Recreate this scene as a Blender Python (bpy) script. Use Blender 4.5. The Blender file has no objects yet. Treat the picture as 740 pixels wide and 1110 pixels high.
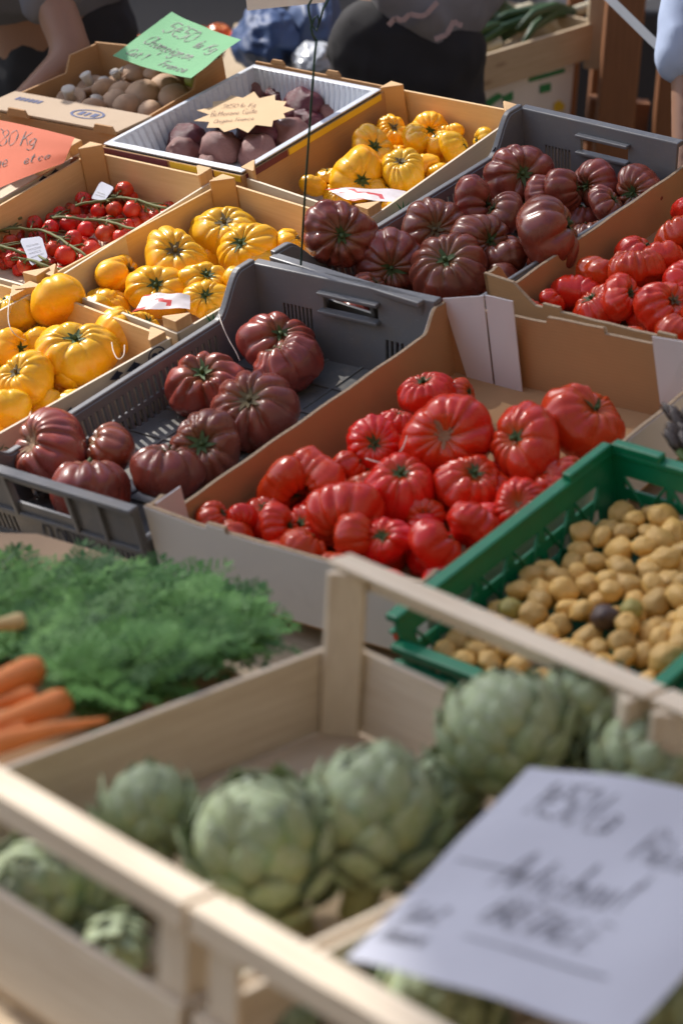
import bpy, bmesh, math, random
from math import sin, cos, pi, sqrt, exp, radians
from mathutils import Matrix, Vector, noise as mnoise
rnd = random.Random(11)
sc = bpy.context.scene
COL = sc.collection

# ------------------------------------------------------------------ frames
# WORLD: z is up, the photographer stands at the origin.  DISP: the frame of the sloping stall boards.
def rot(p, r, y):
    p, r, y = radians(p), radians(r), radians(y)
    return Matrix.Rotation(y, 3, 'Z') @ Matrix.Rotation(p, 3, 'X') @ Matrix.Rotation(-r, 3, 'Z').transposed().inverted()
F_PX, HD, CZ = 2630.0, 1.67, 2.0
def camrot(p, r, y):
    p, r, y = radians(p), radians(r), radians(y)
    Rr = Matrix(((cos(r), sin(r), 0), (-sin(r), cos(r), 0), (0, 0, 1))).transposed()
    return Matrix.Rotation(y, 3, 'Z') @ Matrix.Rotation(p, 3, 'X') @ Matrix(((cos(r), -sin(r), 0), (sin(r), cos(r), 0), (0, 0, 1)))
RD = camrot(58.9, -9.2, 44.5)
RW = camrot(68.6, 3.0, 0)
M3 = RW @ RD.transposed()
DISP = Matrix.Translation((0, 0, CZ)) @ M3.to_4x4() @ Matrix.Translation((0, 0, -HD))
WORLD = Matrix.Identity(4)
def ray(px, py): return Vector((px - 370, 555 - py, -F_PX))
def dp(px, py, z=0.0):
    d = RD @ ray(px, py); return Vector((0, 0, HD)) + d * ((z - HD) / d.z)
def wp(px, py, z):
    d = RW @ ray(px, py); return Vector((0, 0, CZ)) + d * ((z - CZ) / d.z)
def wy(px, py, y):
    d = RW @ ray(px, py); return Vector((0, 0, CZ)) + d * (y / d.y)
def dplane(px, py, p, n):
    o = Vector((0, 0, HD)); d = RD @ ray(px, py)
    return o + d * ((p - o).dot(n) / d.dot(n))
def ddist(p): return ((RD.transposed() @ (p - Vector((0, 0, HD))))).z * -1
def wdist(p): return ((RW.transposed() @ (p - Vector((0, 0, CZ))))).z * -1

# ------------------------------------------------------------------ objects
def tag(o, label=None, cat=None, group=None, kind=None):
    if label: o['label'] = label
    if cat: o['category'] = cat
    if group: o['group'] = group
    if kind: o['kind'] = kind
    return o
def root(name, mtx, label, cat, group=None):
    o = bpy.data.objects.new(name, None); COL.objects.link(o)
    o.empty_display_size = 0.05
    o.matrix_world = mtx
    return tag(o, label, cat, group)
MW = {}
class MB:
    """collects shapes; build() links them as one mesh object"""
    def __init__(s, frame=WORLD): s.v = []; s.f = []; s.uv = []; s.fr = frame; s.mi = []; s.cur = 0
    def face(s, idx, uv=None):
        s.f.append(tuple(idx)); s.uv.append(uv or [(0, 0)] * len(idx)); s.mi.append(s.cur)
    def add(s, pts): n = len(s.v); s.v += [Vector(p) for p in pts]; return n
    def box8(s, b):
        """8 corners: bottom ring 0-3 and top ring 4-7; uv along the longest side"""
        b = [Vector(p) for p in b]; n = s.add(b)
        for q in ((3, 2, 1, 0), (4, 5, 6, 7), (0, 1, 5, 4), (1, 2, 6, 5), (2, 3, 7, 6), (3, 0, 4, 7)):
            l1 = (b[q[1]] - b[q[0]]).length; l2 = (b[q[2]] - b[q[1]]).length
            o = rnd.random() * 3
            if l1 >= l2: uv = [(o, o), (o + l1, o), (o + l1, o + l2), (o, o + l2)]
            else: uv = [(o, o), (o, o + l1), (o + l2, o + l1), (o + l2, o)]
            if l1 >= l2: pass
            else: uv = [(o, o), (o, o + l1), (o + l2, o + l1), (o + l2, o)]
            s.face([n + k for k in q], uv)
        return s
    def bar(s, a, b, w, h, up=Vector((0, 0, 1))):
        a, b = Vector(a), Vector(b); d = (b - a).normalized(); sd = d.cross(up).normalized() * (w / 2); u = sd.cross(d).normalized() * (h / 2)
        s.box8([a - sd - u, a + sd - u, b + sd - u, b - sd - u, a - sd + u, a + sd + u, b + sd + u, b - sd + u]); return s
    def box(s, c, d):
        c = Vector(c); x, y, z = d[0] / 2, d[1] / 2, d[2] / 2
        s.box8([c + Vector(p) for p in ((-x, -y, -z), (x, -y, -z), (x, y, -z), (-x, y, -z), (-x, -y, z), (x, -y, z), (x, y, z), (-x, y, z))]); return s
    def panel(s, bl, br, tr, tl, th, sc_=(), hc=(), holes=(), top=None):
        """wall panel with real openings: s runs bl->br, h runs bottom->top, th = thickness vector"""
        bl, br, tr, tl, th = map(Vector, (bl, br, tr, tl, th))
        S = sorted(set([0, 1] + list(sc_) + [e for h in holes for e in (h[0], h[1])]))
        H = sorted(set([0, 1] + list(hc) + [e for h in holes for e in (h[2], h[3])]))
        L = (br - bl).length; HH = (tl - bl).length
        ns, nh = len(S), len(H)
        def P(i, j):
            t = top(S[i]) if top else 1.0
            h = H[j] * t
            return (bl.lerp(br, S[i])).lerp(tl.lerp(tr, S[i]), h)
        n = s.add([P(i, j) for j in range(nh) for i in range(ns)]); m = s.add([P(i, j) + th for j in range(nh) for i in range(ns)])
        def fill(i, j):
            if i < 0 or j < 0 or i >= ns - 1 or j >= nh - 1: return False
            a, b = (S[i] + S[i + 1]) / 2, (H[j] + H[j + 1]) / 2
            return not any(h[0] < a < h[1] and h[2] < b < h[3] for h in holes)
        o = rnd.random() * 3
        U = lambda i, j: (o + S[i] * L, o + H[j] * HH)
        for j in range(nh - 1):
            for i in range(ns - 1):
                if not fill(i, j): continue
                a, b, c, d = n + j * ns + i, n + j * ns + i + 1, n + (j + 1) * ns + i + 1, n + (j + 1) * ns + i
                k = m - n; uv = [U(i, j), U(i + 1, j), U(i + 1, j + 1), U(i, j + 1)]
                s.face((a, b, c, d), uv); s.face((d + k, c + k, b + k, a + k), uv[::-1])
                for (p, q, ii, jj, e) in ((a, b, i, j - 1, (U(i, j), U(i + 1, j))), (b, c, i + 1, j, (U(i + 1, j), U(i + 1, j + 1))), (c, d, i, j + 1, (U(i + 1, j + 1), U(i, j + 1))), (d, a, i - 1, j, (U(i, j + 1), U(i, j)))):
                    if not fill(ii, jj): s.face((q, p, p + k, q + k), [e[1], e[0], (e[0][0], e[0][1] + .004), (e[1][0], e[1][1] + .004)])
        return s
    def tube(s, pts, r, n=8, cap=True):
        pts = [Vector(p) for p in pts]; rr = r if isinstance(r, (list, tuple)) else [r] * len(pts)
        base = len(s.v); up = Vector((0.13, 0.31, 0.94))
        for i, p in enumerate(pts):
            d = (pts[min(i + 1, len(pts) - 1)] - pts[max(i - 1, 0)]).normalized()
            x = d.cross(up)
            if x.length < 1e-3: x = d.cross(Vector((1, 0, 0)))
            x.normalize(); y = d.cross(x)
            s.add([p + (x * cos(2 * pi * k / n) + y * sin(2 * pi * k / n)) * rr[i] for k in range(n)])
        for i in range(len(pts) - 1):
            for k in range(n):
                a = base + i * n + k; b = base + i * n + (k + 1) % n
                s.face((b, a, a + n, b + n))
        if cap:
            s.face([base + k for k in range(n)]); e = base + (len(pts) - 1) * n; s.face([e + n - 1 - k for k in range(n)])
        return s
    def strip(s, pts, side, w, h):
        """one continuous rectangular moulding along pts (heights follow z)"""
        side = Vector(side).normalized() * (w / 2); up = Vector((0, 0, h / 2)); b = len(s.v)
        for p in pts: p = Vector(p); s.add([p - side - up, p + side - up, p + side + up, p - side + up])
        for i in range(len(pts) - 1):
            for k in range(4): j = (k + 1) % 4; s.face((b + 4 * i + k, b + 4 * i + j, b + 4 * i + 4 + j, b + 4 * i + 4 + k))
        e = b + 4 * (len(pts) - 1); s.face((b + 3, b + 2, b + 1, b)); s.face((e, e + 1, e + 2, e + 3)); return s
    def slab(s, pts, th):
        """flat polygon extruded by th"""
        n = s.add(pts); k = len(pts); m = s.add([Vector(p) + Vector(th) for p in pts])
        s.face(range(n, n + k)); s.face([m + k - 1 - i for i in range(k)])
        for i in range(k):
            j = (i + 1) % k; s.face((n + j, n + i, m + i, m + j))
        return s
    def build(s, name, mat, parent=None, smooth=False, bevel=0, origin=None, extra=None):
        me = bpy.data.meshes.new(name)
        if parent is not None: inv = MW[parent.name].inverted() @ s.fr
        elif origin is not None: inv = origin.inverted() @ s.fr
        else: inv = s.fr
        me.from_pydata([inv @ v for v in s.v], [], s.f)
        uvl = me.uv_layers.new(name='UVMap'); k = 0
        for uv in s.uv:
            for c in uv: uvl.data[k].uv = c; k += 1
        mats = mat if isinstance(mat, (list, tuple)) else [mat]
        for m in mats: me.materials.append(m)
        if len(mats) > 1:
            for p, i in zip(me.polygons, s.mi): p.material_index = i
        me.update()
        bm = bmesh.new(); bm.from_mesh(me); bmesh.ops.recalc_face_normals(bm, faces=bm.faces[:]); bm.to_mesh(me); bm.free()
        if smooth:
            for p in me.polygons: p.use_smooth = True
        o = bpy.data.objects.new(name, me); COL.objects.link(o)
        if parent is not None: o.parent = parent
        elif origin is not None: o.matrix_world = origin
        MW[o.name] = (MW[parent.name].copy() if parent is not None else (origin.copy() if origin is not None else Matrix.Identity(4)))
        if bevel:
            b = o.modifiers.new('bevel', 'BEVEL'); b.width = bevel; b.segments = 2; b.limit_method = 'ANGLE'; b.angle_limit = radians(50)
        return o
def rt(name, mtx, label, cat, group=None):
    o = root(name, mtx, label, cat, group); MW[o.name] = mtx.copy(); return o
def at_d(p): return DISP @ Matrix.Translation(p)
def at_w(p): return Matrix.Translation(p)

# ------------------------------------------------------------------ materials
class NT:
    def __init__(s, name):
        s.m = bpy.data.materials.new(name); s.m.use_nodes = True; s.t = s.m.node_tree
        s.b = s.t.nodes['Principled BSDF']
    def n(s, kind, **k):
        x = s.t.nodes.new(kind)
        for a, b in k.items():
            if a.startswith('i_'):
                key = a[2:].replace('_', ' ')
                x.inputs[key].default_value = b
            else: setattr(x, a, b)
        return x
    def l(s, a, b): s.t.links.new(a, b)
    def mix(s, fac, a, b, mode='MIX'):
        x = s.n('ShaderNodeMix', data_type='RGBA', blend_type=mode)
        for sock, val in ((x.inputs[0], fac), (x.inputs[6], a), (x.inputs[7], b)):
            if hasattr(val, 'links') or isinstance(val, bpy.types.NodeSocket): s.l(val, sock)
            elif isinstance(val, (int, float)): sock.default_value = val
            else: sock.default_value = (*val, 1) if len(val) == 3 else val
        return x.outputs[2]
    def noise(s, scale, detail=4, vec=None, rough=.5, dist=0):
        x = s.n('ShaderNodeTexNoise'); x.inputs['Scale'].default_value = scale; x.inputs['Detail'].default_value = detail
        x.inputs['Roughness'].default_value = rough; x.inputs['Distortion'].default_value = dist
        if vec: s.l(vec, x.inputs['Vector'])
        return x.outputs['Fac']
    def ramp(s, fac, stops):
        x = s.n('ShaderNodeValToRGB'); e = x.color_ramp.elements
        while len(e) < len(stops): e.new(.5)
        for q, (p, c) in zip(e, stops): q.position = p; q.color = (*c, 1) if len(c) == 3 else c
        s.l(fac, x.inputs[0]); return x.outputs[0]
    def coord(s, which='Object', scale=None, rot_=None):
        x = s.n('ShaderNodeTexCoord'); o = x.outputs[which]
        if scale or rot_:
            m = s.n('ShaderNodeMapping')
            if scale: m.inputs['Scale'].default_value = scale
            if rot_: m.inputs['Rotation'].default_value = rot_
            s.l(o, m.inputs[0]); o = m.outputs[0]
        return o
    def rand(s): return s.n('ShaderNodeObjectInfo').outputs['Random']
    def bump(s, fac, strength=.3, dist=.002):
        x = s.n('ShaderNodeBump'); x.inputs['Strength'].default_value = strength; x.inputs['Distance'].default_value = dist
        s.l(fac, x.inputs['Height']); s.l(x.outputs[0], s.b.inputs['Normal'])
    def col(s, c):
        if isinstance(c, bpy.types.NodeSocket): s.l(c, s.b.inputs['Base Color'])
        else: s.b.inputs['Base Color'].default_value = (*c, 1)
        return s
    def set(s, **k):
        for a, b in k.items(): s.b.inputs[a.replace('_', ' ')].default_value = b
        return s
def plain(name, c, rough=.6, var=.25, scale=20, bump=0, bs=60, **k):
    t = NT(name); o = t.coord()
    c2 = tuple(x * (1 - var) for x in c)
    t.col(t.mix(t.noise(scale, 5, o), c2, tuple(min(1, x * (1 + var * .6)) for x in c))); t.set(Roughness=rough, **k)
    if bump: t.bump(t.noise(bs, 4, o), bump)
    return t.m
def fruit_skin(name, c1, c2, sh, rough=.24, sss=.12, spots=0, spotc=(.5, .3, .1), nscale=16, blotch=None):
    t = NT(name); o = t.coord(); 
    a = t.n('ShaderNodeAttribute', attribute_name='sh').outputs['Fac']
    n1 = t.noise(nscale, 3, o, .55, .4)
    c = t.mix(t.ramp(n1, [(.35, (0, 0, 0)), (.68, (1, 1, 1))]), c1, c2)
    if blotch: c = t.mix(t.ramp(t.noise(9, 4, o, .6, 1.2), [(.52, (0, 0, 0)), (.7, (.75, .75, .75))]), c, blotch)
    hv = t.n('ShaderNodeHueSaturation'); 
    mr = t.n('ShaderNodeMapRange'); t.l(t.rand(), mr.inputs[0]); mr.inputs[3].default_value = .82; mr.inputs[4].default_value = 1.14
    t.l(mr.outputs[0], hv.inputs['Value']); t.l(c, hv.inputs['Color'])
    mr2 = t.n('ShaderNodeMapRange'); t.l(t.rand(), mr2.inputs[0]); mr2.inputs[3].default_value = .508; mr2.inputs[4].default_value = .494
    t.l(mr2.outputs[0], hv.inputs['Hue']); c = hv.outputs[0]
    mm = t.n('ShaderNodeMath', operation='MULTIPLY'); t.l(a, mm.inputs[0]); t.l(t.ramp(t.noise(45, 4, o), [(.2, (.35,) * 3), (.75, (1,) * 3)]), mm.inputs[1])
    c = t.mix(mm.outputs[0], c, sh)
    sp = t.ramp(t.noise(260, 2, o), [(.66, (0, 0, 0)), (.74, (.55, .55, .55))]); c = t.mix(sp, c, spotc)
    t.col(c); t.set(Roughness=rough)
    t.b.inputs['Subsurface Weight'].default_value = sss; t.b.inputs['Subsurface Radius'].default_value = (.02, .006, .003); t.b.inputs['Subsurface Scale'].default_value = .5
    t.l(t.ramp(t.noise(30, 3, o), [(.3, (rough * .75,) * 3), (.8, (rough * 1.7,) * 3)]), t.b.inputs['Roughness'])
    t.bump(t.noise(42, 3, o), .22, .0025)
    return t.m
def wood(name, c1, c2, scale=1.0, knots=True, rough=.62, trans=0):
    t = NT(name); u = t.coord('UV', (2.5 * scale, 55 * scale, 1)); o = t.coord()
    g = t.noise(3.2, 6, u, .6, .8)
    c = t.mix(t.ramp(g, [(.3, (0, 0, 0)), (.7, (1, 1, 1))]), c1, c2)
    fine = t.noise(14, 3, t.coord('UV', (3, 160, 1)), .6)
    c = t.mix(t.ramp(fine, [(.55, (0, 0, 0)), (.8, (.35, .35, .35))]), c, tuple(x * .6 for x in c1))
    if knots:
        v = t.n('ShaderNodeTexVoronoi'); v.inputs['Scale'].default_value = 1; t.l(t.coord('UV', (4.5, 15, 1)), v.inputs['Vector'])
        c = t.mix(t.ramp(v.outputs['Distance'], [(.05, (.8,) * 3), (.15, (0, 0, 0))]), c, (.14, .07, .03))
    c = t.mix(t.ramp(t.noise(7, 5, o), [(.35, (0, 0, 0)), (.9, (.35, .35, .35))]), c, tuple(x * .72 for x in c1))
    t.col(c); t.set(Roughness=rough); t.bump(fine, .25, .0008)
    return t.m
def card(name, c, c2, scale=1, line=True):
    t = NT(name); o = t.coord(); u = t.coord('UV')
    m = t.mix(t.noise(14, 5, o, .6), c, c2)
    w = t.n('ShaderNodeTexWave'); w.inputs['Scale'].default_value = 55; w.bands_direction = 'Y'; w.inputs['Distortion'].default_value = .6; t.l(u, w.inputs['Vector'])
    m = t.mix(t.ramp(w.outputs['Fac'], [(.0, (.16,) * 3), (.6, (0, 0, 0))]), m, tuple(x * .75 for x in c))
    m = t.mix(t.ramp(t.noise(5, 6, o, .7), [(.6, (0, 0, 0)), (.8, (.4,) * 3)]), m, tuple(x * .6 for x in c))
    t.col(m); t.set(Roughness=.85); t.bump(w.outputs['Fac'], .12, .001)
    return t.m
def plastic(name, c, rough=.42, dirt=(.2, .17, .13), amt=.5):
    t = NT(name); o = t.coord()
    m = t.mix(t.noise(9, 6, o, .65), tuple(x * .8 for x in c), tuple(x * 1.15 for x in c))
    m = t.mix(t.ramp(t.noise(28, 6, o, .7), [(.5, (0, 0, 0)), (.78, (amt,) * 3)]), m, dirt)
    sc2 = t.noise(90, 2, t.coord('Object', (1, 1, 6)), .5); m = t.mix(t.ramp(sc2, [(.64, (0, 0, 0)), (.72, (.3,) * 3)]), m, tuple(min(1, x * 1.8) for x in c))
    t.col(m); t.l(t.ramp(t.noise(20, 4, o), [(.3, (rough * .8,) * 3), (.8, (min(1, rough * 1.5),) * 3)]), t.b.inputs['Roughness'])
    t.bump(t.noise(220, 3, o), .12, .001)
    return t.m

RED = fruit_skin('red_tomato_skin', (.66, .034, .009), (.56, .021, .007), (.50, .13, .02), .21, spotc=(.55, .12, .05), blotch=(.52, .04, .012))
DARK = fruit_skin('dark_tomato_skin', (.28, .056, .034), (.18, .040, .028), (.17, .115, .04), .24, spotc=(.28, .10, .06), blotch=(.29, .04, .02))
YEL = fruit_skin('yellow_tomato_skin', (.86, .46, .012), (.85, .39, .008), (.62, .40, .04), .24, spotc=(.88, .55, .10), blotch=(.82, .26, .008))
CHERRY = fruit_skin('cherry_tomato_skin', (.60, .035, .010), (.48, .020, .008), (.40, .05, .01), .16, nscale=40)
ORANGE = fruit_skin('orange_tomato_skin', (.7, .12, .02), (.62, .08, .015), (.5, .2, .03), .2)
BEET = plain('beetroot_skin', (.115, .014, .022), .24, .6, 30, .5, 90)
BEETP = plain('dusty_beetroot_skin', (.27, .115, .095), .42, .8, 26, .5, 90)
MUSH = plain('mushroom_cap', (.50, .32, .20), .7, .35, 45, .2, 120)
MUSHW = plain('mushroom_stem', (.62, .56, .48), .75, .25, 60, .3, 120)
def potato_mat(name, c1, c2):
    t = NT(name); o = t.coord(); r = t.rand()
    c = t.mix(t.noise(30, 5, o, .6), c1, c2); c = t.mix(t.ramp(t.noise(120, 3, o), [(.6, (0, 0, 0)), (.72, (.6,) * 3)]), c, (.2, .1, .03))
    hv = t.n('ShaderNodeHueSaturation'); mr = t.n('ShaderNodeMapRange'); t.l(r, mr.inputs[0]); mr.inputs[3].default_value = .75; mr.inputs[4].default_value = 1.2
    t.l(mr.outputs[0], hv.inputs['Value']); t.l(c, hv.inputs['Color']); t.col(hv.outputs[0]); t.set(Roughness=.5); t.bump(t.noise(70, 4, o), .25, .002); return t.m
POT = potato_mat('potato_skin', (.68, .42, .12), (.56, .33, .08))
POTD = potato_mat('dark_potato_skin', (.075, .045, .035), (.05, .03, .03))
POTG = potato_mat('green_potato_skin', (.42, .34, .07), (.36, .30, .07))
CALYX = plain('calyx_green', (.06, .10, .025), .7, .5, 60)
CALYXB = plain('calyx_dry', (.16, .12, .055), .8, .5, 60)
SCAR = plain('blossom_scar', (.34, .21, .12), .85, .5, 80, .5, 150)
VINE = plain('vine_green', (.14, .15, .045), .7, .4, 40)
GREY = plastic('grey_plastic', (.145, .147, .155))
GREYF = plastic('grey_plastic_floor', (.15, .148, .142), .3, (.3, .26, .2), .8)
GREEN = plastic('green_plastic', (.003, .17, .075), .38, (.02, .08, .045), .35)
WHITEP = plastic('white_plastic_tray', (.62, .65, .70), .3, (.55, .52, .5), .3)
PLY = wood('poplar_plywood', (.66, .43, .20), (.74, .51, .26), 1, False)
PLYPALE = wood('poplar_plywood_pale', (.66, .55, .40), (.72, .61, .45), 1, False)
PINE = wood('pine_post', (.55, .32, .13), (.66, .42, .20), 1, False)
PINEW = wood('pine_crate_board', (.60, .48, .34), (.78, .68, .53), 1, True)
PINEF = wood('pine_crate_floor', (.52, .38, .23), (.68, .53, .36), 1, True)
BROWNW = wood('stained_timber', (.20, .075, .025), (.27, .11, .04), 1, False)
GREYW = wood('weathered_board', (.44, .33, .20), (.54, .42, .28), 1, True)
CARD = card('brown_cardboard', (.40, .22, .095), (.47, .27, .125))
CARDW = card('white_cardboard', (.68, .64, .59), (.74, .70, .65))
CARDE = plain('corrugated_edge', (.42, .30, .19), .9, .5, 160, .6, 200)
FLAP = card('white_lined_flap', (.62, .59, .60), (.68, .65, .66))
PAPERG = plain('green_paper', (.13, .36, .16), .75, .12, 9)
PAPERO = plain('orange_paper', (.56, .115, .045), .75, .12, 9)
PAPERK = plain('kraft_star_paper', (.62, .43, .24), .8, .15, 12)
PAPERW = plain('white_paper', (.41, .42, .485), .7, .06, 5, .3, 16)
PAPERN = plain('brown_packing_paper', (.34, .23, .14), .85, .3, 9, .4, 30)
INK = plain('black_marker', (.012, .012, .016), .5, .2)
INKP = plain('grey_felt_pen', (.085, .085, .10), .7, .2)
INKB = plain('blue_print', (.07, .09, .20), .7, .3)
INKG = plain('green_print', (.03, .22, .07), .7, .3)
INKR = plain('red_brown_ink', (.16, .05, .025), .6, .2)
INKD = plain('dark_print', (.03, .035, .06), .7, .3)
MAROON = plain('maroon_print', (.13, .02, .035), .6, .2)
YELP = plain('yellow_print', (.75, .50, .03), .6, .15)
WIRE = plain('green_wire', (.012, .06, .04), .35, .3)
TWINE = plain('white_twine', (.62, .55, .48), .9, .2)
CARROT = plain('carrot_skin', (.78, .25, .06), .45, .22, 28, .3, 70)
PARSNIP = plain('pale_root_skin', (.62, .45, .20), .6, .2, 28)
CELLO = plain('printed_liner', (.66, .60, .60), .25, .2, 10)
CELLOR = plain('red_printed_liner', (.55, .06, .06), .25, .2, 10)
SKIN = plain('arm_skin', (.30, .16, .10), .5, .15, 14, **{'Subsurface_Weight': .1})
TSHIRT = plain('grey_tshirt', (.15, .155, .18), .9, .15, 12, .9, 9)
SHIRTP = plain('grey_print_shirt', (.19, .185, .20), .9, .12, 12, .9, 9)
ZIG = plain('pink_zigzag_print', (.42, .30, .29), .9, .1)
TROUS = plain('black_cloth', (.018, .017, .020), .9, .3, 12, .9, 9)
HAIR = plain('dark_hair', (.03, .02, .015), .6, .3)
SLEEVE = plain('pale_blue_cloth', (.42, .50, .68), .85, .15, 12, .9, 11)
DENIM = plain('blue_tarp', (.035, .075, .19), .6, .4, 5, .5, 20)
SILV = plain('clear_plastic_sheet', (.55, .58, .62), .18, .3, 12)
STEEL = plain('grey_strap', (.16, .17, .19), .5, .2)

# ------------------------------------------------------------------ writing
G = {
'0': [[(.3,1),(.08,.75),(.05,.3),(.25,0),(.5,.25),(.5,.75),(.3,1)]], '1': [[(.1,.75),(.3,1),(.27,.5),(.25,0)]], '2': [[(.05,.8),(.25,1),(.5,.8),(.3,.4),(.02,.02),(.55,.05)]],
'3': [[(.05,.9),(.3,1),(.48,.8),(.2,.55),(.5,.35),(.35,.02),(.02,.1)]], '5': [[(.1,1),(.07,.55),(.35,.6),(.5,.3),(.3,0),(.02,.1)],[(.1,1),(.55,.98)]], '7': [[(.02,.95),(.5,1),(.3,.5),(.18,0)],[(.15,.5),(.5,.53)]],
'8': [[(.45,.85),(.25,1),(.08,.8),(.45,.3),(.28,0),(.05,.2),(.42,.7),(.45,.85)]], '€': [[(.55,.9),(.3,1),(.1,.6),(.15,.2),(.35,0),(.58,.1)],[(-.02,.6),(.42,.63)],[(-.02,.42),(.38,.45)]],
'C': [[(.6,.85),(.35,1),(.08,.6),(.15,.15),(.4,0),(.65,.15)]], 'F': [[(.12,0),(.15,.5),(.15,1),(.6,.98)],[(.13,.52),(.45,.54)]], 'K': [[(.1,1),(.08,0)],[(.5,1),(.12,.45),(.25,.5),(.55,0)]],
'G': [[(.62,.82),(.4,1),(.1,.7),(.08,.3),(.3,.0),(.6,.12)],[(.36,.42),(.64,.44),(.62,.0)]], 'g': [[(.4,.45),(.2,.5),(.06,.25),(.2,.02),(.38,.2),(.42,.48),(.4,-.2),(.22,-.42),(.02,-.28)]],
'B': [[(.1,0),(.12,1),(.45,.95),(.42,.6),(.15,.52),(.5,.4),(.45,.05),(.1,0)]], 'A': [[(.0,0),(.3,1),(.55,0)],[(.1,.38),(.5,.4)]], 'O': [[(.3,1),(.06,.65),(.1,.15),(.35,0),(.58,.4),(.5,.85),(.3,1)]], 'P': [[(.1,0),(.12,1),(.5,.92),(.45,.5),(.14,.45)]],
'L': [[(.12,1),(.1,.05),(.55,.03)]], 'T': [[(.28,1),(.27,0)],[(.0,.97),(.58,1)]], 'R': [[(.08,0),(.1,1),(.48,.9),(.42,.52),(.12,.48),(.55,0)]], 'E': [[(.55,.98),(.1,1),(.08,0),(.55,.02)],[(.1,.52),(.45,.53)]],
'a': [[(.4,.42),(.2,.5),(.06,.25),(.18,.0),(.36,.2),(.4,.5),(.4,.1),(.52,.03)]], 'c': [[(.4,.42),(.2,.5),(.06,.25),(.18,.0),(.44,.1)]], 'e': [[(.08,.25),(.38,.3),(.26,.5),(.06,.3),(.16,.0),(.44,.1)]],
'h': [[(.08,0),(.14,1)],[(.1,.3),(.28,.5),(.38,.35),(.36,.05),(.48,.03)]], 'i': [[(.1,.48),(.1,.08),(.22,.02)],[(.12,.68),(.13,.72)]], 'l': [[(.05,.2),(.2,.8),(.16,1),(.06,.7),(.1,.05),(.24,.05)]],
'm': [[(.05,0),(.08,.5)],[(.07,.3),(.2,.5),(.26,.35),(.25,0)],[(.26,.3),(.4,.5),(.46,.35),(.46,.05),(.55,.03)]], 'n': [[(.06,0),(.08,.5)],[(.08,.3),(.26,.5),(.36,.35),(.35,.05),(.46,.03)]],
'o': [[(.24,.5),(.06,.3),(.14,.02),(.34,.1),(.38,.38),(.24,.5),(.46,.44)]], 'p': [[(.06,.5),(.08,0),(.04,-.42)],[(.08,.35),(.26,.5),(.4,.3),(.28,.02),(.1,.1)]], 'r': [[(.06,.48),(.08,0)],[(.08,.3),(.2,.48),(.34,.45)]],
't': [[(.2,.9),(.14,.1),(.3,.02)],[(.02,.6),(.36,.62)]], 'u': [[(.06,.48),(.08,.08),(.22,.02),(.36,.2),(.38,.48),(.38,.06),(.5,.02)]], 'k': [[(.08,1),(.06,0)],[(.36,.5),(.1,.25),(.4,.0)]],
's': [[(.36,.44),(.16,.5),(.1,.36),(.32,.16),(.2,0),(.02,.06)]], 'v': [[(.05,.48),(.2,.02),(.36,.5)]], 'q': [[(.4,.45),(.2,.5),(.06,.25),(.2,.02),(.38,.2),(.4,.48),(.4,-.42)]], '.': [[(.06,0),(.08,.03)]], '-': [[(.05,.3),(.35,.3)]],
'è': [[(.08,.25),(.38,.3),(.26,.5),(.06,.3),(.16,.0),(.44,.1)],[(.12,.85),(.24,.66)]], 'd': [[(.4,.42),(.2,.5),(.06,.25),(.18,.0),(.36,.2),(.42,1),(.4,.1),(.5,.03)]], '_': [[(0,0),(1,.03)]],
}
WID = {'m': .62, 'i': .26, 'l': .26, ' ': .3, '.': .2, '1': .45, 'r': .38, 't': .38}
def smooth_line(p, k=5):
    if len(p) < 3: return [Vector((*p[0], 0)).lerp(Vector((*p[1], 0)), i / 3) for i in range(4)]
    q = [Vector((*a, 0)) for a in p]; q = [q[0] * 2 - q[1]] + q + [q[-1] * 2 - q[-2]]; out = []
    for i in range(1, len(q) - 2):
        for j in range(k):
            t = j / k; a, b, c, d = q[i - 1:i + 3]
            out.append(.5 * ((2 * b) + (c - a) * t + (2 * a - 5 * b + 4 * c - d) * t * t + (3 * b - a - 3 * c + d) * t ** 3))
    out.append(q[-2]); return out
def write(mb, P, nrm, lines, stroke=.0018, slant=.22, jit=.03, lift=.0012):
    """lines: (text, u, v, height_u, height_v, angle): strokes laid on the sheet P(u, v) as flat ribbons"""
    for text, u0, v0, hu, hv, ang in lines:
        x = 0
        for ch in text:
            if ch in G:
                for st in G[ch]:
                    pts = smooth_line([(a + rnd.uniform(-jit, jit), b + rnd.uniform(-jit, jit)) for a, b in st])
                    w3 = []
                    for p in pts:
                        a, b = x + p.x + slant * p.y, p.y
                        a, b = a * cos(ang) - b * sin(ang), a * sin(ang) + b * cos(ang)
                        w3.append(P(u0 + a * hu, v0 + b * hv) + nrm * lift)
                    for i in range(len(w3) - 1):
                        d = w3[i + 1] - w3[i]
                        if d.length < 1e-6: continue
                        sd = d.cross(nrm).normalized() * stroke * (.5 + .25 * sin(i * .9)); e = d.normalized() * stroke * .3
                        n = mb.add([w3[i] - sd - e, w3[i] + sd - e, w3[i + 1] + sd + e, w3[i + 1] - sd + e]); mb.face((n, n + 1, n + 2, n + 3))
            x += WID.get(ch, .55) + rnd.uniform(-.03, .03)
def sheet(mb, P, nu=10, nv=10, th=.0006):
    n = mb.add([P(i / nu, j / nv) for j in range(nv + 1) for i in range(nu + 1)])
    for j in range(nv):
        for i in range(nu):
            a = n + j * (nu + 1) + i; mb.face((a, a + 1, a + nu + 2, a + nu + 1))
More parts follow.
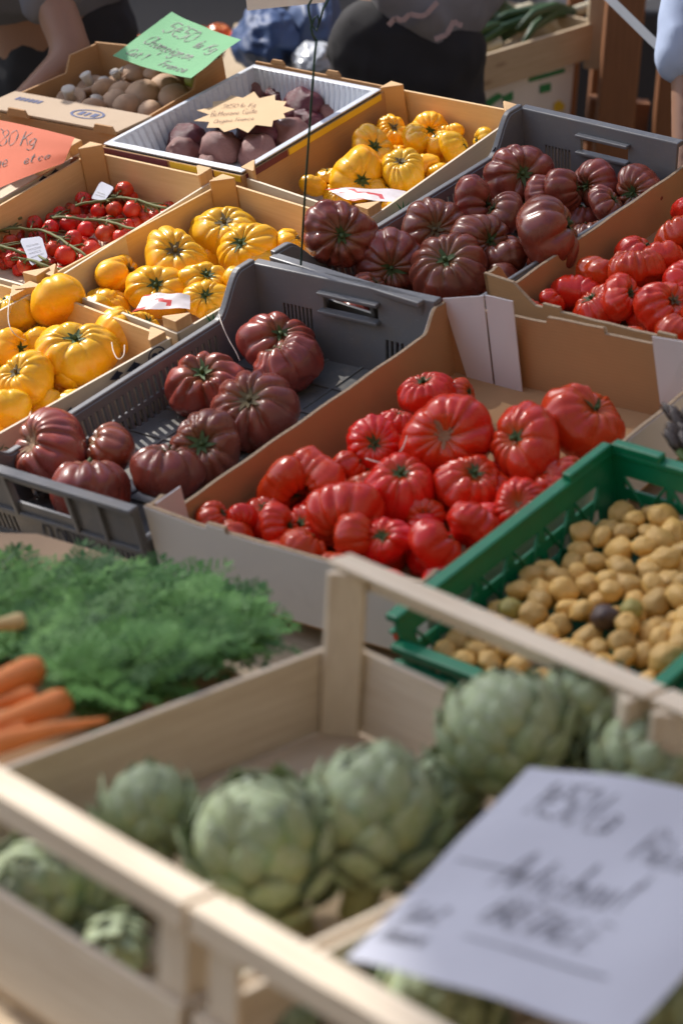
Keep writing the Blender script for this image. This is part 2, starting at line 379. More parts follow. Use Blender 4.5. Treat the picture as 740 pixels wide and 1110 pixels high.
def bilin(tl, tr, br, bl, bend=0, nrm=Vector((0, 0, 1)), wob=0, seed=0):
    def P(u, v):   # v = 0 bottom, 1 top
        p = bl.lerp(br, u).lerp(tl.lerp(tr, u), v)
        return p + nrm * (bend * 4 * u * (1 - u) + wob * mnoise.noise(Vector((u * 2.7 + seed, v * 2.7, seed))))
    return P

# ------------------------------------------------------------------ ribbed tomatoes
def tomato_mesh(name, r, flat, nr, depth, mat, seed, nphi=88, nth=36, lop=.08, dimple=.3, fold=0):
    q = random.Random(seed)
    w = [q.uniform(.45, 1.7) for _ in range(nr)]; tot = sum(w); b = []; a = 0
    for x in w: b.append((a / tot, (a + x) / tot, q.uniform(.72, 1.25), q.uniform(-.035, .05))); a += x
    ph0 = q.uniform(0, 6.28); e2 = q.uniform(0, lop * 1.4); p2 = q.uniform(0, 6.28); e3 = q.uniform(0, lop * .8); p3 = q.uniform(0, 6.28); tw = q.uniform(-.25, .25)
    v, f, sh = [], [], []
    off = Vector((q.uniform(0, 50), q.uniform(0, 50), 0))
    for j in range(nth + 1):
        th = pi * j / nth
        for i in range(nphi):
            ph = 2 * pi * i / nphi; tt = ((ph + ph0 + tw * sin(th * 1.3)) / (2 * pi)) % 1
            for (s0, s1, am, bu) in b:
                if s0 <= tt < s1: break
            t = (tt - s0) / (s1 - s0); pr = 1 - abs(2 * t - 1) ** 3.0       # 0 in the groove, 1 on the rib
            wd = min(1.0, (s1 - s0) * nr)
            prof = .22 + .78 * exp(-((th - .85) / .62) ** 2)
            if th > 2.2: prof *= max(.18, 1 - (th - 2.2) * .9)
            g = depth * am * wd * prof * (1 - pr)
            R0 = 1 + e2 * cos(2 * ph + p2) + e3 * cos(3 * ph + p3) + bu * pr * prof
            R0 *= 1 + .09 * mnoise.noise(Vector((cos(ph), sin(ph), th)) * 1.3 + off)
            s = sin(th) ** .82 if th < pi / 2 else sin(th) ** .9
            rad = R0 * s * (1 - g)
            c = cos(th)
            z = flat * (abs(c) ** .9) * (1 if c >= 0 else -1) * (1 - .55 * g)
            z -= dimple * flat * exp(-(rad / .40) ** 2) * (1 if c > 0 else -.45)
            if c > 0: z += .06 * pr * am * exp(-((rad - .45) / .25) ** 2)
            if fold: z += fold * .20 * mnoise.noise(Vector((rad * cos(ph), rad * sin(ph), th)) * 2.1 + off)
            v.append((rad * cos(ph) * r, rad * sin(ph) * r, z * r))
            sh.append(max(0, (exp(-(rad / .42) ** 2) * .9 + .30 * (1 - pr) * exp(-(rad / .75) ** 2))) if c > 0 else 0)
    for j in range(nth):
        for i in range(nphi):
            k = (i + 1) % nphi; f.append((j * nphi + i, (j + 1) * nphi + i, (j + 1) * nphi + k, j * nphi + k))
    me = bpy.data.meshes.new(name); me.from_pydata(v, [], f); me.materials.append(mat)
    at = me.attributes.new('sh', 'FLOAT', 'POINT'); at.data.foreach_set('value', sh)
    me.polygons.foreach_set('use_smooth', [True] * len(f)); me.update()
    top = flat * r * (1 - dimple) ; return me, top
def calyx(parent, r, top, seed, mat, n=7, size=.36, stub=.16, name='calyx'):
    q = random.Random(seed); mb = MB(); 
    base = Vector((0, 0, top + .004 * r))
    mb.tube([base - Vector((0, 0, .05 * r)), base + Vector((q.uniform(-.02, .02) * r, q.uniform(-.02, .02) * r, stub * r * .6)), base + Vector((q.uniform(-.07, .07) * r, q.uniform(-.07, .07) * r, stub * r))], [.085 * r, .05 * r, .06 * r], 7)
    for k in range(n):
        a = 2 * pi * (k + q.uniform(-.25, .25)) / n; L = size * r * q.uniform(.65, 1.2); w = .055 * r; cu = q.uniform(.1, .8)
        prev = None
        for i in range(6):
            t = i / 5; d = Vector((cos(a + cu * t * .4), sin(a + cu * t * .4), 0)); sd = Vector((-d.y, d.x, 0)) * (w * (1 - t) ** .7 * (1 + .4 * sin(t * 3)) + .0004)
            p = base + d * L * t + Vector((0, 0, r * (.30 * t * (1 - .35 * t) * (.7 + cu) * .55)))
            n0 = mb.add([p - sd, p + Vector((0, 0, -.012 * r)), p + sd])
            if prev is not None:
                mb.face((prev, prev + 1, n0 + 1, n0)); mb.face((prev + 1, prev + 2, n0 + 2, n0 + 1))
            prev = n0
    # children live in the local space of the fruit
    me = bpy.data.meshes.new(name); me.from_pydata([tuple(x) for x in mb.v], [], mb.f); me.materials.append(mat); me.polygons.foreach_set('use_smooth', [True] * len(mb.f)); me.update()
    o = bpy.data.objects.new(name, me); COL.objects.link(o); o.parent = parent
    return o
def axis_from_px(c, s, rpx, frame_rot):
    """world axis of a fruit whose stem shows at pixel s while its middle shows at pixel c"""
    dx, dy = (s[0] - c[0]) / (rpx * .62), -(s[1] - c[1]) / (rpx * .62)
    l = sqrt(dx * dx + dy * dy)
    if l > .96: dx, dy = dx / l * .96, dy / l * .96
    return (frame_rot @ Vector((dx, dy, sqrt(1 - dx * dx - dy * dy)))).normalized()
def place_axis(loc, axis, spin):
    z = Vector((0, 0, 1)); return Matrix.Translation(loc) @ z.rotation_difference(axis).to_matrix().to_4x4() @ Matrix.Rotation(spin, 4, 'Z')
def tomatoes(data, mat, cat, group, z, name, nr=(9, 13), depth=(.13, .22), flat=(.66, .8), cal=CALYX, seed0=0, lop=.08):
    """each row: pixel of the middle, half width in pixels, pixel of the stem (or None), height, label"""
    for k, (cx, cy, rp, st, dz, label) in enumerate(data):
        q = random.Random(seed0 + k * 7 + 1)
        p = dp(cx, cy, z + dz); W = DISP @ p; r = rp * ddist(p) / F_PX
        fl = q.uniform(*flat)
        me, top = tomato_mesh(name, r, fl, q.randint(*nr), q.uniform(*depth), mat, seed0 + k * 13 + 5, lop=lop, fold=q.choice((0, .3, .6)))
        ax = axis_from_px((cx, cy), st, rp, RW) if st else (M3 @ Vector((q.uniform(-.7, .9), q.uniform(.1, .9), q.uniform(.1, .7)))).normalized()
        o = bpy.data.objects.new(name, me); COL.objects.link(o); o.matrix_world = place_axis(W, ax, q.uniform(0, 6.28))
        g = group
        tag(o, label, cat, g)
        if 'scar' in label or 'pale spot' in label:
            big = .30 if 'scar' in label else .10; f_, v_, mp = [], [], {}
            off = Vector((seed0 + k, 2, 5))
            for p_ in me.polygons:
                c_ = p_.center
                if c_.z < 0: continue
                ph_ = math.atan2(c_.y, c_.x); rr_ = sqrt(c_.x ** 2 + c_.y ** 2) / r
                if rr_ < big * (.35 + .75 * max(0, mnoise.noise(Vector((cos(ph_) * 1.6, sin(ph_) * 1.6, 0)) + off)) * 2 + .25 * mnoise.noise(Vector((cos(ph_) * 6, sin(ph_) * 6, 3)) + off)): f_.append(p_.vertices[:])
            for fc in f_:
                for i_ in fc:
                    if i_ not in mp: mp[i_] = len(v_); v_.append(tuple(me.vertices[i_].co + me.vertices[i_].normal * .0009))
            if f_:
                m2 = bpy.data.meshes.new('blossom_scar'); m2.from_pydata(v_, [], [tuple(mp[i_] for i_ in fc) for fc in f_]); m2.materials.append(SCAR); m2.update()
                o2 = bpy.data.objects.new('blossom_scar', m2); COL.objects.link(o2); o2.parent = o
            continue
        calyx(o, r, top, seed0 + k, cal if q.random() < .75 else CALYXB, q.randint(5, 8), q.uniform(.26, .42), q.uniform(.1, .22))

# ================================================================== CRATES on the sloping stall boards
def quad(*px, z=0.0): return [dp(a, b, z) for a, b in px]
UP = Vector((0, 0, 1))
def inset(q, d):
    c = sum(q, Vector()) / 4
    return [p + (c - p).normalized() * d * 1.3 for p in q]
def plastic_crate(name, q, depth, label, word=None):
    """stacking crate: q = rim corners near-left, near-right, far-right, far-left; high end walls with grips, low slotted side walls"""
    NL, NR, FR, FL = q; zb = -depth
    b = [p + UP * zb for p in inset(q, .018)]
    c0 = (NL + NR + FR + FL) / 4 + UP * zb
    r = rt(name, at_d(c0), label, 'crate', 'grey plastic stacking crates')
    t = .006
    ex = (NR - NL).normalized(); ey = (FL - NL).normalized()
    # end walls
    slots = [(.70 + .028 * k, .712 + .028 * k, .08, .36) for k in range(8)] + [(.06 + .028 * k, .072 + .028 * k, .08, .36) for k in range(6)]
    up = [(.31, .63, .62, .84)]
    m = MB(DISP); mid = .46
    lo = lambda p, i: b[i].lerp(p, mid)
    m.panel(lo(NL, 0), lo(NR, 1), NR, NL, ey * t, holes=[(.31, .63, .25, .70)])                       # upper band with the grip
    bi = [b[0] + ey * .009, b[1] + ey * .009]
    m.panel(bi[0], bi[1], lo(NR, 1) + ey * .009, lo(NL, 0) + ey * .009, ey * t, holes=[(a, c, d / mid * .5 + .15, e / mid * .85) for a, c, d, e in slots])
    A0, A1 = lo(NL, 0), lo(NR, 1); m.bar(A0 + ey * .002, A1 + ey * .002, .014, .007)
    for s in (.015, .30, .64, .80, .985):
        a = A0.lerp(A1, s); c = NL.lerp(NR, s); m.bar(a + ey * -.002, c + ey * -.002 - UP * .006, .008, .008, ey)
    m.build('end_wall', GREY, r, bevel=.0015)
    m = MB(DISP); hs = [(.16 + .022 * k, .171 + .022 * k, .30, .62) for k in range(8)] + [(.74 + .028 * k, .754 + .028 * k, .22, .46) for k in range(4)] + [(.40, .70, .66, .84)]
    m.panel(b[3], b[2], FR, FL, ey * -t, holes=hs); m.bar(FL.lerp(b[3], .40) + ey * .004, FR.lerp(b[2], .40) + ey * .004, .010, .006)
    g0 = lambda s, h: b[3].lerp(b[2], s).lerp(FL.lerp(FR, s), h) - ey * .012
    for (s0, s1, h0, h1) in ((.385, .715, .83, .87), (.385, .715, .63, .67)): m.bar(g0(s0, (h0 + h1) / 2), g0(s1, (h0 + h1) / 2), .012, .006)
    m.build('end_wall', GREY, r, bevel=.0015)
    def low(s):
        e = .15; lo_ = .60
        d = min(s, 1 - s)
        if d < .05: return 1.0
        if d < e: x = (d - .05) / (e - .05); x = x * x * (3 - 2 * x); return 1 - (1 - lo_) * x
        return lo_
    sc_ = [.02, .05] + [.05 + .10 * k / 12 for k in range(13)] + [1 - .05 - .10 * k / 12 for k in range(13)] + [.98]
    for (p0, p1, b0, b1, n) in ((NL, FL, b[0], b[3], ex), (NR, FR, b[1], b[2], -ex)):
        lowx = low if n.dot(ex) > 0 else (lambda s: .58)
        m = MB(DISP); sl = [(.16 + .022 * k, .171 + .022 * k, .50, .84) for k in range(31)] + [(.16 + .022 * k, .171 + .022 * k, .14, .40) for k in range(0, 31)]
        m.panel(b0, b1, p1, p0, n * t, sc_=sc_, holes=sl, top=lowx); m.build('side_wall', GREY, r, bevel=.001)
    m = MB(DISP)
    for i, j, o in ((0, 1, -ey), (2, 3, ey)):
        m.bar(q[i] + o * .003 - UP * .004, q[j] + o * .003 - UP * .004, .018, .009)
    for (p0, p1, b0, b1, n) in ((NL, FL, b[0], b[3], -ex), (NR, FR, b[1], b[2], ex)):
        lowx = low if n.dot(ex) < 0 else (lambda s: .58)
        pts = [b0.lerp(b1, s).lerp(p0.lerp(p1, s), lowx(s)) + n * .003 for s in sorted(set(sc_ + [0, 1]))]
        m.strip([p_ - n * (.009 if n.dot(ex) > 0 else 0) for p_ in pts], n, .012 if n.dot(ex) < 0 else .008, .009)
    m.build('rim', GREY, r, bevel=.002)
    fl = MB(DISP); fb = [p + UP * .012 for p in b]
    fl.box8([p for p in b] + fb); 
    for k in range(1, 8):
        s = k / 8; fl.bar(fb[0].lerp(fb[3], s) + UP * .001, fb[1].lerp(fb[2], s) + UP * .001, .006, .004)
    for k in range(1, 5):
        s = k / 5; fl.bar(fb[0].lerp(fb[1], s) + UP * .0005, fb[3].lerp(fb[2], s) + UP * .0005, .006, .004)
    fl.build('floor', GREYF, r)
    if word:
        w = MB(DISP); n = -ey
        P = lambda u, v: (bi[0].lerp(bi[1], u)).lerp(lo(NL, 0).lerp(lo(NR, 1), u) + ey * .009, v) - ey * .0008
        write(w, P, n, [(word, .37, .18, .075, .62, 0)], stroke=.0026, slant=0, jit=0); w.build('embossed_word', INKD, r)
    return r, b
A = quad((-36, 490), (152, 552), (480, 327), (275, 283), z=.008)
B = quad((297, 275), (480, 323), (742, 155), (565, 115), z=.008)
B[1] = B[0] + (B[2] - B[3])
A[0] = A[1] + (A[3] - A[2])
A[1].x -= .010; A[2].x -= .012; B[1].x -= .03; B[2].x -= .010
rA, bA = plastic_crate('plastic_crate', A, .15, 'half empty grey plastic crate of dark tomatoes with bare floor showing', 'CLOATRE')
rB, bB = plastic_crate('plastic_crate', B, .15, 'full grey plastic crate heaped with dark tomatoes, behind the half empty twin')

# -------- brown cardboard trays of red tomatoes
def carton(name, q, depth, label, notch=.70, near_notch=None, liner=True, group='brown cardboard tomato trays'):
    NL, NR, FR, FL = q; b = [p - UP * depth for p in inset(q, .004)]
    c0 = (NL + NR + FR + FL) / 4 - UP * depth
    r = rt(name, at_d(c0), label, 'cardboard tray', group)
    ex = (NR - NL).normalized(); ey = (FL - NL).normalized(); t = .006
    def prof(s, a=.10, bb=.045, lo=notch):
        d = min(s, 1 - s)
        if d < bb: return 1.0 - .02 * sin(d / bb * 3)
        if d < a: x = (d - bb) / (a - bb); x = x * x * (3 - 2 * x); return 1 - (1 - lo) * x
        return lo + .006 * sin(s * 37)
    sc_ = [.015, .03] + [.045 + .055 * k / 8 for k in range(9)] + [1 - .045 - .055 * k / 8 for k in range(9)] + [.97, .985] + [k / 30 for k in range(4, 27)]
    for (p0, p1, b0, b1, n) in ((NL, FL, b[0], b[3], ex), (NR, FR, b[1], b[2], -ex)):
        MB(DISP).panel(b0, b1, p1, p0, n * t, sc_=sc_, top=prof).build('side_wall', CARD, r)
        if liner: MB(DISP).panel(b0 - n * .0015, b1 - n * .0015, p1 - n * .0015, p0 - n * .0015, n * .0012, sc_=sc_, top=lambda s: prof(s) - .004).build('outer_liner', CARDW, r)
        m = MB(DISP); pts = [b0.lerp(b1, s).lerp(p0.lerp(p1, s), prof(s)) + n * t * .5 for s in sorted(set(sc_ + [0, 1]))]
        m.strip([p + UP * .0006 for p in pts], n, t * .9, .0016)
        m.build('corrugated_edge', CARDE, r)
    def np_(s):
        d = min(s, 1 - s)
        base = .93 if near_notch is None else near_notch
        if d < .12: return 1.0 - .3 * d
        if d < .20: return (1.0 - .036) + (base - .964) * (d - .12) / .08
        if abs(d - .27) < .035: return base + .06
        return base + .004 * sin(s * 40)
    s2 = [.03, .06, .09, .12, .14, .16, .18, .2, .234, .236, .304, .306] + [1 - x for x in (.03, .06, .09, .12, .14, .16, .18, .2, .234, .236, .304, .306)] + [.35 + .05 * k for k in range(7)]
    def fp_(s):
        if near_notch is not None: return 1.0
        return .955 + .004 * sin(s * 31) + (.075 if .40 < s < .62 else 0) + (.03 if s < .06 or s > .9 else 0)
    s2 += [.055, .06, .065, .395, .40, .405, .615, .62, .625, .9, .905]
    for (p0, p1, b0, b1, n, pf) in ((NL, NR, b[0], b[1], ey, np_), (FL, FR, b[3], b[2], -ey, fp_)):
        MB(DISP).panel(b0, b1, p1, p0, n * t, sc_=s2, top=pf).build('end_wall', CARD, r)
        if liner: MB(DISP).panel(b0 - n * .0015, b1 - n * .0015, p1 - n * .0015, p0 - n * .0015, n * .0012, sc_=s2, top=lambda s: pf(s) - .004).build('outer_liner', CARDW, r)
        m = MB(DISP); pts = [b0.lerp(b1, s).lerp(p0.lerp(p1, s), pf(s)) + n * t * .5 for s in sorted(set(s2 + [0, 1]))]
        m.strip([p + UP * .0006 for p in pts], n, t * .9, .0016)
        m.build('corrugated_edge', CARDE, r)
    MB(DISP).box8([p - UP * .004 for p in b] + [p + UP * .002 for p in b]).build('floor', CARD, r)
    return r, b, ex, ey
C = quad((152, 547), (420, 640), (772, 380), (478, 322)); C[1] = C[0] + (C[2] - C[3]); C[0].x += .008; C[3].x += .010
rC, bC, exC, eyC = carton('cardboard_tray', C, .125, 'front cardboard tray of ribbed red tomatoes with white outside and white corner flaps', .74)
# white glued corner flaps on the inside of the far wall
def flap(pxs, par):
    n = -eyC; p0 = C[3] + n * .0075
    pts = [dplane(a, b_, p0 + n * .001 * i, (n + UP * .02).normalized()) for i, (a, b_) in enumerate(pxs)]
    MB(DISP).slab(pts, n * .0018).build('corner_flap', FLAP, par)
flap([(480, 323), (524, 320), (536, 424), (514, 432)], rC); flap([(526, 319), (556, 326), (567, 429), (538, 424)], rC); flap([(707, 364), (748, 371), (744, 455), (716, 437)], rC)
flap([(152, 0), (1, 1), (2, 3)], rC) if False else None
# the white inside of the near-left corner tab
p = bC[0].lerp(C[0], .45); q_ = C[0]
MB(DISP).slab([q_ + eyC * .012 + exC * .008, q_ + eyC * .062 + exC * .008, bC[0] + eyC * .062 + exC * .008, bC[0] + eyC * .012 + exC * .008], exC * .002).build('corner_flap', FLAP, rC)
D0 = dp(519, 300, .008); eyD = (dp(735, 153, .008) - D0).normalized(); exD = Vector((eyD.y, -eyD.x, 0))
D = [D0 + eyD * .012, D0 + exD * .46 + eyD * .012, D0 + exD * .46 + eyD * .63, D0 + eyD * .63]
rD, bD, _, _ = carton('cardboard_tray', D, .125, 'rear brown cardboard tray of red tomatoes standing behind the white flapped tray', .62, .70, liner=False)

# -------- green plastic crate of potatoes
E4 = quad((425, 672), (545, 728), (790, 530), (662, 487), z=.004)
exE = (E4[3] - E4[0]).normalized(); exE = Vector((exE.y, -exE.x, 0)); eyE = Vector((-exE.y, exE.x, 0))
E4[1] = E4[0] + exE * .36; E4[2] = E4[3] + exE * .36
def mesh_crate(q, depth, label):
    NL, NR, FR, FL = q; b = [p - UP * depth for p in inset(q, .012)]
    r = rt('plastic_crate', at_d((NL + FR) / 2 - UP * depth), label, 'crate')
    t = .005; q = list(q); q0_, q1_ = q[0], q[1]; lowq = [q0_ - UP * .036, q1_ - UP * .036, q[2], q[3]]
    for nm, i, j, n in (('end_wall', 0, 1, eyE), ('end_wall', 3, 2, -eyE), ('side_wall', 0, 3, exE), ('side_wall', 1, 2, -exE)):
        nb = 4 if nm == 'end_wall' else 6; holes = []
        for k in range(nb):
            s0 = .06 + .88 * k / nb; s1 = .06 + .88 * (k + 1) / nb - .03
            holes += [(s0, s1, h, h + .14) for h in (.10, .36, .62)]
        q = lowq if (i, j) == (0, 1) else [q0_, q1_, lowq[2], lowq[3]]
        m = MB(DISP); m.panel(b[i], b[j], q[j], q[i], n * t, holes=holes)
        for k in range(nb):
            s0 = .06 + .88 * k / nb; s1 = .06 + .88 * (k + 1) / nb - .03
            for (u, v) in ((s0, s1), (s1, s0)):
                a = b[i].lerp(b[j], u).lerp(q[i].lerp(q[j], u), .10); c = b[i].lerp(b[j], v).lerp(q[i].lerp(q[j], v), .76)
                m.bar(a + n * .0055, c + n * .0055, .004, .005, n)
        m.build(nm, GREEN, r, bevel=.001)
    m = MB(DISP)
    for i, j, o in ((0, 1, -eyE), (1, 2, exE), (2, 3, eyE), (3, 0, -exE)):
        q = lowq if (i, j) == (0, 1) else [q0_, q1_, lowq[2], lowq[3]]
        m.bar(q[i] + o * .002, q[j] + o * .002, .020, .010)
        m.bar(q[i] + o * .006 - UP * .022, q[j] + o * .006 - UP * .022, .010, .005)
    for p, sx, sy in ((q[2], -1, -1), (q[3], 1, -1)):
        m.bar(p + exE * .006 * sx + UP * .009, p + exE * .085 * sx + UP * .009, .016, .012); m.bar(p + eyE * .006 * sy + UP * .0085, p + eyE * .10 * sy + UP * .0085, .0155, .012)
    m.build('rim', GREEN, r, bevel=.003)
    MB(DISP).box8(b + [p + UP * .006 for p in b]).build('floor', GREEN, r)
    return r, b
rE, bE = mesh_crate(E4, .13, 'green plastic lattice crate filled with small yellow potatoes')

# -------- pale plywood trays
def ply_tray(q, depth, label, posts=(0, 1, 2, 3), rise=.022, group='plywood tomato trays with corner posts', near=True, pw=.034):
    NL, NR, FR, FL = q; b = [p - UP * depth for p in q]
    r = rt('plywood_tray', at_d((NL + FR) / 2 - UP * depth), label, 'tray', group)
    ex = (NR - NL).normalized(); ey = (FL - NL).normalized(); t = .005
    for i, j, n in ((3, 2, -ey), (0, 3, ex), (1, 2, -ex)) + (((0, 1, ey),) if near else ()):
        o = n * .0
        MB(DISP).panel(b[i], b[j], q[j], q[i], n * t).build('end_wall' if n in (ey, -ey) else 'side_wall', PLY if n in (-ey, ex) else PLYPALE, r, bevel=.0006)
    MB(DISP).box8([p + UP * .000 for p in b] + [p + UP * .004 for p in b]).build('floor', PLYPALE, r)
    for k in posts:
        sx, sy = ((1, 1), (-1, 1), (-1, -1), (1, -1))[k]
        c = b[k] + ex * .0055 * sx + ey * .0055 * sy + UP * .0045
        a1 = c + ex * pw * sx; a2 = c + ey * pw * sy; h = UP * (depth + rise - .004)
        # triangular corner post, a little blunted at its thin edges
        pts = [c, a1, a1 + ey * .004 * sy, a2 + ex * .004 * sx, a2]
        m = MB(DISP); m.slab(pts, h)
        for fi in range(len(m.uv)):
            m.uv[fi] = [((m.v[i] - c).z + 1.7 * k, (m.v[i] - c).dot(ex) - (m.v[i] - c).dot(ey)) for i in m.f[fi]]
        m.build('corner_post', PINE, r, bevel=.0012)
    return r, b, ex, ey
H1 = quad((0, 0), (192, 362), (397, 243), (243, 196), z=-.05); H1[0] = H1[1] + (H1[3] - H1[2])
rH1, bH1, exH, eyH = ply_tray(H1, .105, 'plywood tray of yellow tomatoes between the cherry tomatoes and half empty grey crate', rise=.018)
dH = (H1[3] - H1[0]); n2 = dp(-45, 496, 0); 
H2 = [None, None, dp(186, 366, -.05), None]; H2[3] = H2[2] + (H1[0] - H1[1]); H2[1] = H2[2] + (dp(0, 470, -.05) - H2[2]).normalized() * .43; H2[0] = H2[1] + (H2[3] - H2[2])
rH2, bH2, _, _ = ply_tray(H2, .105, 'plywood tray heaped with big yellow tomatoes at the left edge', rise=.012, posts=(0, 1, 2, 3))
J = quad((0, 0), (42, 314), (236, 193), (100, 163), z=-.05); J[0] = J[1] + (J[3] - J[2])
rJ, bJ, _, _ = ply_tray(J, .095, 'plywood tray holding cherry tomatoes on the vine', rise=.022)
J2 = [None, None, J[1] - eyH * .012, J[0] - eyH * .012]; J2[0] = J2[3] - eyH * .42; J2[1] = J2[2] - eyH * .42
rJ2, bJ2, _, _ = ply_tray(J2, .095, 'plywood tray whose corner block shows at the left edge in front of the cherry tomatoes', rise=.010)
K = quad((0, 0), (-10, 210), (92, 158), (10, 138), z=-.05); K[2] = J[3] - exH * .014; K[1] = J[0] - exH * .014; K[3] = K[2] - exH * .30; K[0] = K[1] - exH * .30
rK, bK, _, _ = ply_tray(K, .095, 'plywood tray under the orange price card', rise=.02)
I4 = quad((258, 190), (400, 238), (566, 121), (425, 94), z=-.05)
rI, bI, exI, eyI = ply_tray(I4, .105, 'rear plywood tray of yellow tomatoes between the beetroot tub and dark tomatoes', rise=.016)
I0 = [I4[0] - Vector((0, 0, .0)), I4[1], None, None]

# prints on the plywood sides: stamps, birds, sprigs
def decal(par, name, mat, p0, n, polys, lift=.0008):
    m = MB(DISP)
    for poly in polys:
        pts = [dplane(a, b_, p0 + n * lift, n) for a, b_ in poly]
        k = m.add(pts); m.face(range(k, k + len(pts)))
    m.build(name, mat, par)
def ell(cx, cy, rx, ry, sk=0, n=18, a0=0, a1=2 * pi): return [(cx + rx * cos(a0 + (a1 - a0) * i / n), cy + ry * sin(a0 + (a1 - a0) * i / n) + sk * cos(a0 + (a1 - a0) * i / n) * rx) for i in range(n)]
def ring_px(cx, cy, rx, ry, w, sk=0, n=20):
    out = []
    for i in range(n):
        a, b_ = 2 * pi * i / n, 2 * pi * (i + 1) / n
        g = lambda t, k: (cx + (rx - k) * cos(t), cy + (ry - k * ry / rx) * sin(t) + sk * (rx - k) * cos(t))
        out.append([g(a, 0), g(b_, 0), g(b_, w), g(a, w)])
    return out
def bird(x, y, s, sk): return [[(x, y), (x + .5 * s, y - .4 * s + sk * .5 * s), (x + s, y + sk * s), (x + .5 * s, y + .25 * s + sk * .5 * s)], [(x + .4 * s, y - .1 * s), (x + .55 * s, y - .8 * s), (x + .75 * s, y - .1 * s)]]
def sprig(x, y, s):
    out = []
    for k in range(5):
        a = -1.4 + .55 * k; dx, dy = cos(a - .6) * s, sin(a - .6) * s
        out.append([(x + k * .22 * s, y - k * .13 * s), (x + k * .22 * s + dx - .1 * s, y - k * .13 * s + dy), (x + k * .22 * s + .25 * s, y - k * .13 * s - .1 * s)])
    return out
nH = exH; pH2 = H2[1]; pH1 = H1[1]
decal(rH2, 'round_stamp', INKD, pH2, nH, ring_px(170, 385, 9.5, 9.5, 1.6, -.3) + [ell(168, 386, 3.5, 3.5), [(172, 381), (176, 379), (176, 389), (172, 391)]])
for b_a in ((119, 412, 15, -.55), (137, 403, 16, -.55), (70, 450, 12, -.55)): decal(rH2, 'printed_bird', INKD, pH2, nH, bird(*b_a))
decal(rH2, 'printed_sprig', INKG, pH2, nH, sprig(-4, 490, 9))
decal(rH1, 'printed_sprig', INKG, pH1, nH, sprig(228, 350, 11))
nI = exI
for b_a in ((533, 164, 7, -.6), (544, 157, 8, -.6)): decal(rI, 'printed_bird', INKD, I4[1], nI, bird(*b_a))
decal(rI, 'printed_sprig', INKG, I4[1], nI, sprig(434, 228, 10))
decal(rJ, 'round_stamp', INKR, J[3] + exH * .005, exH, [ell(81, 176, 5.5, 6.5, -.3)])
for b_a in ((42, 196, 9, -.5), (54, 190, 11, -.5)): decal(rJ, 'printed_bird', INKD, J[3] + exH * .005, exH, bird(*b_a))
decal(rI, 'round_stamp', INKD, I4[0] + exI * .005, exI, [ell(297, 193, 3, 3.5)])

# printed liner sheets lying over the ends of the two yellow trays
def loose(name, px, z, mats, label, cat, bend=.006):
    tl, tr, br, bl = [dp(*p, zz) for p, zz in zip(px, z)]
    P = bilin(tl, tr, br, bl, bend, UP, .006, 3.3); m = MB(DISP)
    nu, nv = 12, 6; n = m.add([P(i / nu, j / nv) for j in range(nv + 1) for i in range(nu + 1)])
    for j in range(nv):
        for i in range(nu):
            m.cur = 1 if (i + 2 * j) % 9 in (0, 1, 2) and i < 8 else 0
            a = n + j * (nu + 1) + i; m.face((a, a + 1, a + nu + 2, a + nu + 1))
    o = m.build(name, mats, None, True, origin=at_d((tl + br) / 2)); tag(o, label, cat)
loose('printed_liner', [(157, 320), (206, 321), (206, 336), (142, 338)], [-.058, -.058, -.066, -.066], [CELLO, CELLOR], 'red and white printed paper liner between the two front yellow trays', 'paper liner')
loose('printed_liner', [(352, 205), (440, 208), (436, 222), (384, 217)], [-.066] * 4, [CELLO, CELLOR], 'red and white printed paper liner in the rear yellow tray', 'paper liner')

